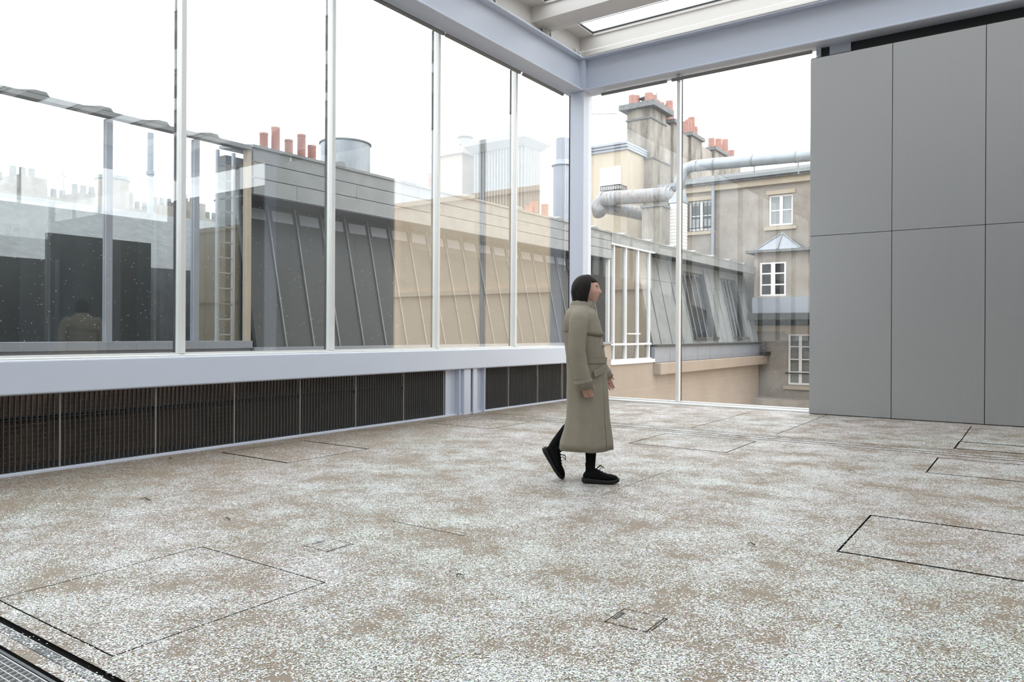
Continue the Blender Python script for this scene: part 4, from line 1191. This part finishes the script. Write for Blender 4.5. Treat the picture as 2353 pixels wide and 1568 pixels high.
for i in range(3, len(edges) - 1):
    drops('window_%d' % (i + 1), 420 if i > 4 else 700, left_fn(edges[i], edges[i + 1]))
nb_ = len(edges) - 1
drops('window_%d' % (nb_ + 1), 900, far_fn(fx[0], fx[1])); drops('window_%d' % (nb_ + 2), 900, far_fn(fx[1], fx[2]))

# ================================================================== THE WALKING PERSON
pp = at_z(1343, 1107)
PROT = math.radians(27)


def ell(xc, yc, z, rx, ry, n_=20, p=2.0, fold=0.0, nf=5, ph=0.0):
    out = []
    for j in range(n_):
        a_ = 2 * PI * j / n_
        c, s = math.cos(a_), math.sin(a_)
        k = (abs(c) ** p + abs(s) ** p) ** (-1 / p)
        k *= 1 + fold * (math.sin(nf * a_ + ph) + 0.5 * math.sin((2 * nf + 1) * a_ + 2.1 * ph))
        out.append((xc + rx * c * k, yc + ry * s * k, z))
    return out


bodym = MB()
# torso with neck
bodym.loft([ell(0.0, 0, 0.80, 0.11, 0.155), ell(0.0, 0, 0.92, 0.115, 0.16), ell(0.01, 0, 1.05, 0.095, 0.13), ell(0.0, 0, 1.20, 0.11, 0.15),
            ell(-0.015, 0, 1.33, 0.10, 0.165), ell(-0.02, 0, 1.395, 0.075, 0.12), ell(-0.015, 0, 1.425, 0.056, 0.06), ell(0.0, 0, 1.47, 0.05, 0.052), ell(0.008, 0, 1.53, 0.05, 0.05)])
# head
HC = np.array([0.015, 0.0, 1.553])
hv = []; hf = []; NU, NV = 48, 36
for i in range(NV + 1):
    th = PI * i / NV
    for j in range(NU):
        ph = 2 * PI * j / NU
        d = np.array([math.sin(th) * math.cos(ph), math.sin(th) * math.sin(ph), math.cos(th)])
        q = d * np.array([0.094, 0.073, 0.112])
        if q[2] < -0.02:
            t = min(1, (-0.02 - q[2]) / 0.09); q[1] *= 1 - 0.33 * t
            if q[0] < 0: q[0] *= 1 - 0.45 * t
            else: q[0] *= 1 - 0.02 * t
        if d[0] > 0.2:
            y, z = q[1], q[2]
            G = lambda yc, zc, sy, sz: math.exp(-((y - yc) / sy) ** 2 - ((z - zc) / sz) ** 2)
            q[0] += 0.021 * G(0, -0.022, 0.012, 0.015) + 0.014 * G(0, 0.0, 0.009, 0.022) + 0.006 * G(0, 0.035, 0.04, 0.012)
            q[0] -= 0.010 * (G(0.031, 0.012, 0.016, 0.011) + G(-0.031, 0.012, 0.016, 0.011))
            q[0] += 0.010 * G(0, -0.053, 0.02, 0.005) + 0.010 * G(0, -0.066, 0.018, 0.006) - 0.003 * G(0, -0.0595, 0.02, 0.003)
            q[0] += 0.020 * G(0, -0.092, 0.026, 0.020) + 0.006 * G(0, -0.06, 0.03, 0.03)
        hv.append(HC + q)
for i in range(NV):
    for j in range(NU):
        hf.append((i * NU + j, i * NU + (j + 1) % NU, (i + 1) * NU + (j + 1) % NU, (i + 1) * NU + j))
bodym.add(hv, hf)
# ears
for s in (-1, 1):
    bodym.loft([[(0.0 + 0.016 * k_ * math.cos(a_) + 0.0, s * (0.070 + yo), 1.552 + 0.03 * k_ * math.sin(a_)) for a_ in np.linspace(0, 2 * PI, 10, endpoint=False)] for yo, k_ in ((0, 0.7), (0.008, 1.0), (0.014, 0.9))])
# legs
legs = [[(0, -0.085, 0.86), (0.04, -0.085, 0.68), (0.058, -0.08, 0.48), (0.050, -0.07, 0.36), (0.052, -0.06, 0.22), (0.050, -0.055, 0.09)],
        [(0, 0.085, 0.86), (-0.02, 0.085, 0.68), (-0.06, 0.08, 0.50), (-0.15, 0.075, 0.40), (-0.235, 0.07, 0.30), (-0.295, 0.065, 0.215)]]
for lg in legs: bodym.tube(lg, [0.085, 0.072, 0.052, 0.053, 0.043, 0.035], 14)
# arms and hands
arms = [[(-0.03, -0.165, 1.36), (-0.045, -0.215, 1.21), (-0.055, -0.235, 1.07), (-0.03, -0.24, 0.95), (0.005, -0.235, 0.83)],
        [(-0.03, 0.165, 1.36), (-0.01, 0.215, 1.21), (0.025, 0.235, 1.08), (0.085, 0.235, 0.97), (0.145, 0.225, 0.86)]]
for ar in arms:
    bodym.tube(ar, [0.05, 0.045, 0.04, 0.036, 0.027], 12)
    w_ = Vector(ar[-1]); d = (w_ - Vector(ar[-2])).normalized()
    side = Vector((0, 1, 0)); fr_ = d.cross(side).normalized() * -1   # towards the thumb, forwards
    if fr_.x < 0: fr_ = -fr_
    inn = side if ar[0][1] < 0 else -side
    # palm: flat, thumb edge forwards
    rings = []
    for k_, (t, wd, th_) in enumerate(((-0.01, 0.026, 0.020), (0.02, 0.034, 0.018), (0.055, 0.041, 0.016), (0.085, 0.040, 0.013))):
        c = w_ + d * t
        rings.append([tuple(c + fr_ * (wd * math.cos(a_)) + inn * (th_ * math.sin(a_))) for a_ in np.linspace(0, 2 * PI, 12, endpoint=False)])
    bodym.loft(rings)
    for k_, (off, ln) in enumerate(((0.030, 0.070), (0.010, 0.078), (-0.011, 0.072), (-0.030, 0.056))):
        b0 = w_ + d * 0.078 + fr_ * off
        b1 = b0 + d * ln * 0.45 + inn * 0.006; b2 = b1 + d * ln * 0.30 + inn * 0.016; b3 = b2 + d * ln * 0.18 + inn * 0.016
        bodym.tube([b0, b1, b2, b3], [0.0088, 0.0083, 0.0075, 0.006], 8)
    b0 = w_ + d * 0.02 + fr_ * 0.030; b1 = b0 + d * 0.030 + fr_ * 0.020 + inn * 0.008; b2 = b1 + d * 0.030 + fr_ * 0.006 + inn * 0.008
    bodym.tube([b0, b1, b2], [0.0115, 0.0095, 0.007], 8)
raw = bodym.build('person_raw', M_skin)
rm = raw.modifiers.new('remesh', 'REMESH'); rm.mode = 'VOXEL'; rm.voxel_size = 0.0046
sm = raw.modifiers.new('smooth', 'SMOOTH'); sm.factor = 0.5; sm.iterations = 2
dg = bpy.context.evaluated_depsgraph_get()
me = bpy.data.meshes.new_from_object(raw.evaluated_get(dg))
bpy.data.objects.remove(raw)
me.materials.clear(); me.materials.append(M_skin); me.materials.append(M_black); me.materials.append(M_lip)
for q in me.polygons:
    q.use_smooth = True
    c = q.center
    if c.z < 0.8 and abs(c.y) < 0.19 and not (c.x > 0.13): q.material_index = 1
    elif 1.4835 < c.z < 1.502 and c.x > 0.100 and abs(c.y) < 0.019: q.material_index = 2
person = bpy.data.objects.new('person', me)
COL.objects.link(person)
person.location = (pp[0], pp[1], 0); person.rotation_euler = (0, 0, PROT)
tag(person, 'person in a long khaki trench coat and black trainers walking to the right', 'person')

# eyes and brows
for s in (-1, 1):
    MB().lathe((0, 0, 0), [(0.0005, -0.0085), (0.007, -0.005), (0.0095, 0), (0.007, 0.005), (0.0005, 0.0085)], 12).build('eye', M_eye, person, smooth=True).location = (HC[0] + 0.0700, s * 0.031, HC[2] + 0.012)
    MB().lathe((0, 0, 0), [(0.0005, -0.005), (0.004, -0.003), (0.005, 0), (0.004, 0.003), (0.0005, 0.005)], 10).build('iris', M_iris, person, smooth=True).location = (HC[0] + 0.0764, s * 0.0312, HC[2] + 0.012)
    MB().tube([(HC[0] + 0.0885, s * 0.014, HC[2] + 0.030), (HC[0] + 0.0815, s * 0.03, HC[2] + 0.034), (HC[0] + 0.0695, s * 0.046, HC[2] + 0.030)], [0.003, 0.0035, 0.002], 6).build('eyebrow', M_hair, person)

# hair: chin-length bob
hm_ = MB(); NP, NT = 72, 22; hv = []; hf = []
HH = HC + np.array([-0.012, 0, 0])
for j in range(NP):
    ph = 2 * PI * j / NP
    dfront = abs((ph + PI) % (2 * PI) - PI)      # 0 at the face
    cf = math.cos(ph); sf = math.sin(ph)
    rx = 0.118 if cf < 0 else 0.112
    ry = 0.098
    tfr = min(1, max(0, (dfront - 1.02 - 0.03 * math.sin(23 * ph)) / 0.50)); tfr = tfr * tfr * (3 - 2 * tfr)
    zend = 0.066 * (1 - tfr) + (-0.128 - 0.018 * math.cos(ph + PI)) * tfr + 0.005 * math.sin(17 * ph) + 0.004 * math.sin(41 * ph)
    for i in range(NT + 1):
        t = i / NT
        z = 0.128 + (zend - 0.128) * t
        if z > 0:
            k = math.sqrt(max(0.0, 1 - (z / 0.128) ** 2)); k = max(k, 0.02)
        else:
            k = 1.0 - 0.22 * (z / -0.14) ** 2 + 0.03 * math.sin(9 * ph)
        wv = 1 + 0.010 * math.sin(13 * ph + 3 * z * 20) + 0.006 * math.sin(29 * ph)
        hv.append((HH[0] + rx * k * cf * wv, HH[1] + ry * k * sf * wv, HH[2] + z))
for j in range(NP):
    for i in range(NT):
        a_, b_ = j * (NT + 1) + i, ((j + 1) % NP) * (NT + 1) + i
        hf.append((a_, b_, b_ + 1, a_ + 1))
hm_.add(hv, hf)
hair = hm_.build('hair', M_hair, person, smooth=True)
sd = hair.modifiers.new('thick', 'SOLIDIFY'); sd.thickness = 0.016; sd.offset = -1
sb_ = hair.modifiers.new('sub', 'SUBSURF'); sb_.levels = 1; sb_.render_levels = 1

# trench coat
prof = [(0.272, 0.006, 0.214, 0.250), (0.33, 0.008, 0.210, 0.245), (0.42, 0.018, 0.190, 0.235), (0.52, 0.022, 0.174, 0.225), (0.62, 0.022, 0.168, 0.212), (0.72, 0.018, 0.168, 0.200),
        (0.82, 0.016, 0.163, 0.194), (0.92, 0.012, 0.160, 0.190), (1.02, 0.004, 0.158, 0.190), (1.12, -0.010, 0.157, 0.196), (1.22, -0.022, 0.152, 0.203), (1.30, -0.030, 0.142, 0.206),
        (1.355, -0.034, 0.126, 0.197), (1.395, -0.034, 0.108, 0.165), (1.42, -0.032, 0.090, 0.118), (1.44, -0.026, 0.076, 0.085)]
def ring(i, sc=1.0, zoff=0.0):
    z, xc, rx, ry = prof[i]
    low = max(0, (0.9 - z) / 0.63)
    return ell(xc, 0, z + zoff, rx * sc, ry * sc, 72, 2.25, 0.012 + 0.040 * low, 5, 1.3 + 0.9 * z)
ct = MB().loft([ring(i) for i in range(len(prof))], cap=False)
coat = ct.build('trench_coat', M_coat, person, smooth=True)
sd = coat.modifiers.new('thick', 'SOLIDIFY'); sd.thickness = 0.006; sd.offset = -1
# storm flap over shoulders and upper back
sf_ = MB().loft([[(x, y, z + 0.012 * math.sin(2 * math.atan2(y, x))) for (x, y, z) in ring(9, 1.03, 0.075)]] + [ring(i, 1.03) for i in range(10, 14)], cap=False)
so = sf_.build('storm_flap', M_coat, coat, smooth=True)
sd = so.modifiers.new('thick', 'SOLIDIFY'); sd.thickness = 0.007; sd.offset = -1
MB().loft([[(x * 1.001, y * 1.001, z - 0.004 + 0.012 * math.sin(2 * math.atan2(y, x))) for (x, y, z) in ring(9, 1.015, 0.075)], [(x, y, z + 0.004 + 0.012 * math.sin(2 * math.atan2(y, x))) for (x, y, z) in ring(9, 1.034, 0.075)]], cap=False).build('flap_hem', M_coatd, coat)
# collar
cr = MB().loft([ell(-0.022, 0, 1.405, 0.098, 0.115, 40), ell(-0.024, 0, 1.435, 0.098, 0.102, 40), ell(-0.022, 0, 1.458, 0.088, 0.088, 40), ell(-0.018, 0, 1.468, 0.080, 0.080, 40), ell(-0.016, 0, 1.45, 0.071, 0.074, 40)], cap=False)
cr.build('collar', M_coat, coat, smooth=True)
for s in (-1, 1):   # lapels
    MB().hexa([(0.070, s * 0.02, 1.34), (0.074, s * 0.02, 1.33), (0.070, s * 0.085, 1.355), (0.062, s * 0.085, 1.36)],
              [(0.052, s * 0.02, 1.435), (0.062, s * 0.02, 1.44), (0.045, s * 0.085, 1.425), (0.036, s * 0.08, 1.425)]).build('lapel', M_coat, coat)
# front edge, side seam, pocket flap, buttons
MB().tube([(prof[i][1] + prof[i][2] * 0.80, -prof[i][3] * 0.60, prof[i][0]) for i in range(0, 11)], 0.004, 6).build('front_edge', M_coatd, coat)
MB().hexa([(0.075, -0.196, 0.86), (0.085, -0.204, 0.86), (0.175, -0.135, 0.90), (0.165, -0.128, 0.90)],
          [(0.070, -0.198, 0.905), (0.078, -0.206, 0.905), (0.168, -0.138, 0.945), (0.160, -0.13, 0.945)]).build('pocket_flap', M_coat, coat)
for zz in (0.98, 1.10):
    MB().lathe((0.0, 0.0, 0), [(0.012, -0.003), (0.013, 0.0), (0.012, 0.003)], 12).build('button', M_coatd, coat).location = (0.152, -0.085, zz)
# belt at the back
bt = MB().loft([ring(7, 1.025, 0.045), ring(7, 1.03, 0.085)], cap=False).build('belt', M_coat, coat, smooth=True)
# sleeves with cuff straps and epaulettes
sl_pts = [[(-0.032, -0.150, 1.375), (-0.040, -0.205, 1.30), (-0.048, -0.228, 1.19), (-0.055, -0.240, 1.07), (-0.035, -0.247, 0.96), (-0.010, -0.245, 0.86), (0.010, -0.243, 0.765)],
          [(-0.032, 0.150, 1.375), (-0.025, 0.205, 1.30), (-0.008, 0.228, 1.19), (0.026, 0.240, 1.08), (0.078, 0.243, 0.985), (0.128, 0.235, 0.89), (0.165, 0.23, 0.815)]]
for k, sp_ in enumerate(sl_pts):
    s = MB().tube(sp_, [0.068, 0.078, 0.072, 0.068, 0.066, 0.066, 0.070], 24, cap=False).build('sleeve', M_coat, coat, smooth=True)
    sd = s.modifiers.new('thick', 'SOLIDIFY'); sd.thickness = 0.006; sd.offset = -1
    a_ = Vector(sp_[-2]); b_ = Vector(sp_[-1]); q0 = a_.lerp(b_, 0.15); q1 = a_.lerp(b_, 0.45)
    MB().tube([q0, q1], [0.071, 0.073], 24, cap=False).build('cuff_strap', M_coat, coat, smooth=True)
    sg = -1 if k == 0 else 1
    MB().hexa([(-0.055, sg * 0.10, 1.408), (-0.005, sg * 0.10, 1.408), (-0.005, sg * 0.215, 1.352), (-0.055, sg * 0.215, 1.352)],
              [(-0.055, sg * 0.10, 1.424), (-0.005, sg * 0.10, 1.424), (-0.005, sg * 0.225, 1.368), (-0.055, sg * 0.225, 1.368)]).build('epaulette', M_coat, coat, bevel=0.003)

# trainers
def shoe(origin, pitch, yawz=0.0):
    t = empty('trainer'); t.parent = person
    st = [(0.0, .026, .034, .070), (0.02, .036, .032, .098), (0.06, .040, .030, .118), (0.10, .042, .029, .118), (0.14, .044, .028, .098), (0.18, .048, .028, .078), (0.22, .047, .030, .074), (0.255, .037, .034, .066), (0.277, .016, .038, .052)]
    def sect(x, w, zb, zt, n_=18):
        out = []
        for j in range(n_):
            a_ = 2 * PI * j / n_; c, s = math.cos(a_), math.sin(a_)
            out.append((x, w * (1 if True else 0) * math.copysign(abs(c) ** 0.75, c), (zb + zt) / 2 + (zt - zb) / 2 * math.copysign(abs(s) ** 0.8, s)))
        return out
    up = MB().loft([sect(*q) for q in st]).build('upper', M_shoe, t, smooth=True)
    so_ = MB()
    ss = [(-0.012, .018, .010, .040), (0.0, .034, .004, .046), (0.03, .043, 0, .046), (0.09, .043, 0, .040), (0.14, .046, 0, .036), (0.19, .052, 0, .034), (0.235, .048, .002, .035), (0.268, .034, .008, .042), (0.288, .012, .018, .046)]
    so_.loft([[(x, w * math.copysign(abs(math.cos(a_)) ** 0.5, math.cos(a_)), (zb + zt) / 2 + (zt - zb) / 2 * math.copysign(abs(math.sin(a_)) ** 0.45, math.sin(a_))) for a_ in np.linspace(0, 2 * PI, 20, endpoint=False)] for (x, w, zb, zt) in ss])
    so_.build('sole', M_sole, t, smooth=True)
    for k in range(4):
        x = 0.105 + 0.022 * k; z = 0.118 - 0.012 * k
        MB().tube([(x, -0.032, z - 0.012), (x + 0.006, 0, z + 0.004), (x, 0.032, z - 0.012)], 0.0032, 6).build('lace', M_black, t)
    bw = MB(); bw.tube([(0.11, 0, 0.118), (0.13, -0.02, 0.145), (0.165, -0.03, 0.132), (0.13, -0.012, 0.120)], 0.003, 6); bw.tube([(0.11, 0, 0.118), (0.14, 0.02, 0.14), (0.17, 0.025, 0.118)], 0.003, 6)
    bw.build('lace_bow', M_black, t)
    # sock
    MB().lathe((0.055, 0, 0.09), [(0.036, 0), (0.038, 0.05), (0.040, 0.07)], 16).build('sock', M_black, t, smooth=True)
    t.location = origin; t.rotation_euler = (0, pitch, yawz)
    return t
shoe((-0.008, -0.055, 0.001), 0.0)
# rear foot pushing off on its toes
th = math.radians(58)
toe = Vector((-0.215, 0.065, 0.012))
L_ = 0.262
shoe((toe.x - L_ * math.cos(th), toe.y, toe.z + L_ * math.sin(th) - 0.0), th)

# ================================================================== CONFETTI
def cover_at(pts):
    """evaluate the floor's own cover noise at points, so real flakes lie where the floor is strewn"""
    me_ = bpy.data.meshes.new('probe'); me_.vertices.add(len(pts)); me_.vertices.foreach_set('co', np.asarray(pts, np.float32).ravel()); me_.update()
    o = bpy.data.objects.new('probe', me_); COL.objects.link(o)
    ng = bpy.data.node_groups.new('probe', 'GeometryNodeTree')
    ng.interface.new_socket('Geometry', in_out='INPUT', socket_type='NodeSocketGeometry'); ng.interface.new_socket('Geometry', in_out='OUTPUT', socket_type='NodeSocketGeometry')
    gi_ = ng.nodes.new('NodeGroupInput'); go_ = ng.nodes.new('NodeGroupOutput'); po = ng.nodes.new('GeometryNodeInputPosition')
    val = cover_noise(ng.nodes, ng.links, po.outputs[0])
    sa = ng.nodes.new('GeometryNodeStoreNamedAttribute'); sa.data_type = 'FLOAT'; sa.domain = 'POINT'; sa.inputs['Name'].default_value = 'cov'
    ng.links.new(gi_.outputs[0], sa.inputs['Geometry']); ng.links.new(val, sa.inputs['Value']); ng.links.new(sa.outputs[0], go_.inputs[0])
    md = o.modifiers.new('gn', 'NODES'); md.node_group = ng
    ev = o.evaluated_get(bpy.context.evaluated_depsgraph_get())
    out = np.zeros(len(pts), np.float32); ev.data.attributes['cov'].data.foreach_get('value', out)
    bpy.data.objects.remove(o); bpy.data.meshes.remove(me_); bpy.data.node_groups.remove(ng)
    return out


NC = 620000
dep = 2.35 + (9.5 - 2.35) * rng.random(NC) ** 1.6
lat = (rng.random(NC) - 0.5) * dep * 1.46
P = np.zeros((NC, 3)); P[:, 0] = CAM[0] + _fwd[0] * dep + _rt[0] * lat; P[:, 1] = CAM[1] + _fwd[1] * dep + _rt[1] * lat
keep = (P[:, 0] > 0.02) & (P[:, 1] < 0.0) & (P[:, 1] > -10.62) & (P[:, 0] < X_END - 0.1)
for q in gaps: keep &= ~((P[:, 0] > q[0] - 0.002) & (P[:, 0] < q[1] + 0.002) & (P[:, 1] > q[2] - 0.002) & (P[:, 1] < q[3] + 0.002) & (rng.random(NC) > 0.12))
for (x0, x1, y0, y1) in fboxes: keep &= ~((P[:, 0] > x0) & (P[:, 0] < x0 + 0.03) & (P[:, 1] > y0) & (P[:, 1] < y1))
_dx = P[:, 0] - pp[0]; _dy = P[:, 1] - pp[1]
_lx = _dx * math.cos(PROT) + _dy * math.sin(PROT); _ly = -_dx * math.sin(PROT) + _dy * math.cos(PROT)
keep &= ~((_lx > -0.03) & (_lx < 0.30) & (np.abs(_ly + 0.055) < 0.06)) & ~((_lx > -0.40) & (_lx < -0.18) & (np.abs(_ly - 0.065) < 0.06))
P = P[keep]
cov = cover_at(P)
# fewer candidates where they would pile up nearest the lens
P = P[rng.random(len(P)) < cov * np.where(P[:, 1] < -10.5, 0.45, 0.85)]
N = len(P)
sz = 0.0026 * (0.75 + 0.5 * rng.random(N))
ang = rng.random(N) * 2 * PI
tilt = (rng.random((N, 2)) - 0.5) * 0.5
u = np.stack([np.cos(ang), np.sin(ang), tilt[:, 0]], 1); w = np.stack([-np.sin(ang), np.cos(ang), tilt[:, 1]], 1)
P[:, 2] = 0.0016 + 0.001 * rng.random(N)
sx, sy = sz[:, None], (sz * (0.55 + 0.45 * rng.random(N)))[:, None]
V = np.stack([P - u * sx - w * sy, P + u * sx - w * sy, P + u * sx + w * sy, P - u * sx + w * sy], 1).reshape(-1, 3)
cm = bpy.data.meshes.new('confetti')
cm.vertices.add(N * 4); cm.vertices.foreach_set('co', V.astype(np.float32).ravel())
cm.loops.add(N * 4); cm.loops.foreach_set('vertex_index', np.arange(N * 4, dtype=np.int32))
cm.polygons.add(N); cm.polygons.foreach_set('loop_start', np.arange(0, N * 4, 4, dtype=np.int32)); cm.polygons.foreach_set('loop_total', np.full(N, 4, np.int32))
cm.update()
hue = (0.12 + 0.62 * rng.random(N)) % 1; sat = 0.34 * rng.random(N) ** 2; val = 0.62 + 0.36 * rng.random(N)
dark = rng.random(N) < 0.13; val[dark] *= 0.15
k6 = lambda n_: (n_ + hue * 6) % 6
chn = [val - val * sat * np.clip(np.minimum(k6(n_), 4 - k6(n_)), 0, 1) for n_ in (5, 3, 1)]
chn[1] = chn[1] * 0.975; chn[2] = chn[2] * 0.93
colr = np.repeat(np.stack(chn + [np.ones(N)], 1), 4, axis=0)
at_ = cm.color_attributes.new('tint', 'FLOAT_COLOR', 'POINT'); at_.data.foreach_set('color', colr.astype(np.float32).ravel())
cm.materials.append(M_flake)
co = bpy.data.objects.new('confetti', cm); COL.objects.link(co)
tag(co, 'white iridescent confetti flakes scattered across the floor', 'confetti', kind='stuff')
print('confetti flakes', N)

# curled scraps on the floor
for (px, py, ln, a_, lb) in ((521, 1195, 0.05, 0.4, 'small dark curled scrap on the floor near the left foreground hatch'), (1057, 1327, 0.035, 1.2, 'small dark curled scrap on the floor in the centre foreground'), (1727, 1254, 0.04, 0.1, 'small dark curled scrap on the open floor right of the walking person'),
                             (1958, 1085, 0.06, 0.8, 'brown leaf-like scrap on the floor by the far rails'), (335, 1150, 0.10, 0.2, 'thin dark sliver lying near the left grille'), (391, 1055, 0.05, 0.1, 'dark scrap at the foot of the left grille')):
    c = at_z(px, py)
    pts = [(ln * (k / 5 - .5), 0.012 * math.sin(k * 1.2), 0.004 + 0.010 * math.sin(PI * k / 5)) for k in range(6)]
    o = MB().loft([[(x, y - 0.006, z), (x, y + 0.006, z + 0.002), (x, y + 0.006, z + 0.004), (x, y - 0.006, z + 0.002)] for (x, y, z) in pts]).build('floor_scrap', M_brown)
    o.location = (c[0], c[1], 0.0); o.rotation_euler = (0, 0, a_)
    tag(o, lb, 'scrap', 'scraps on the floor')
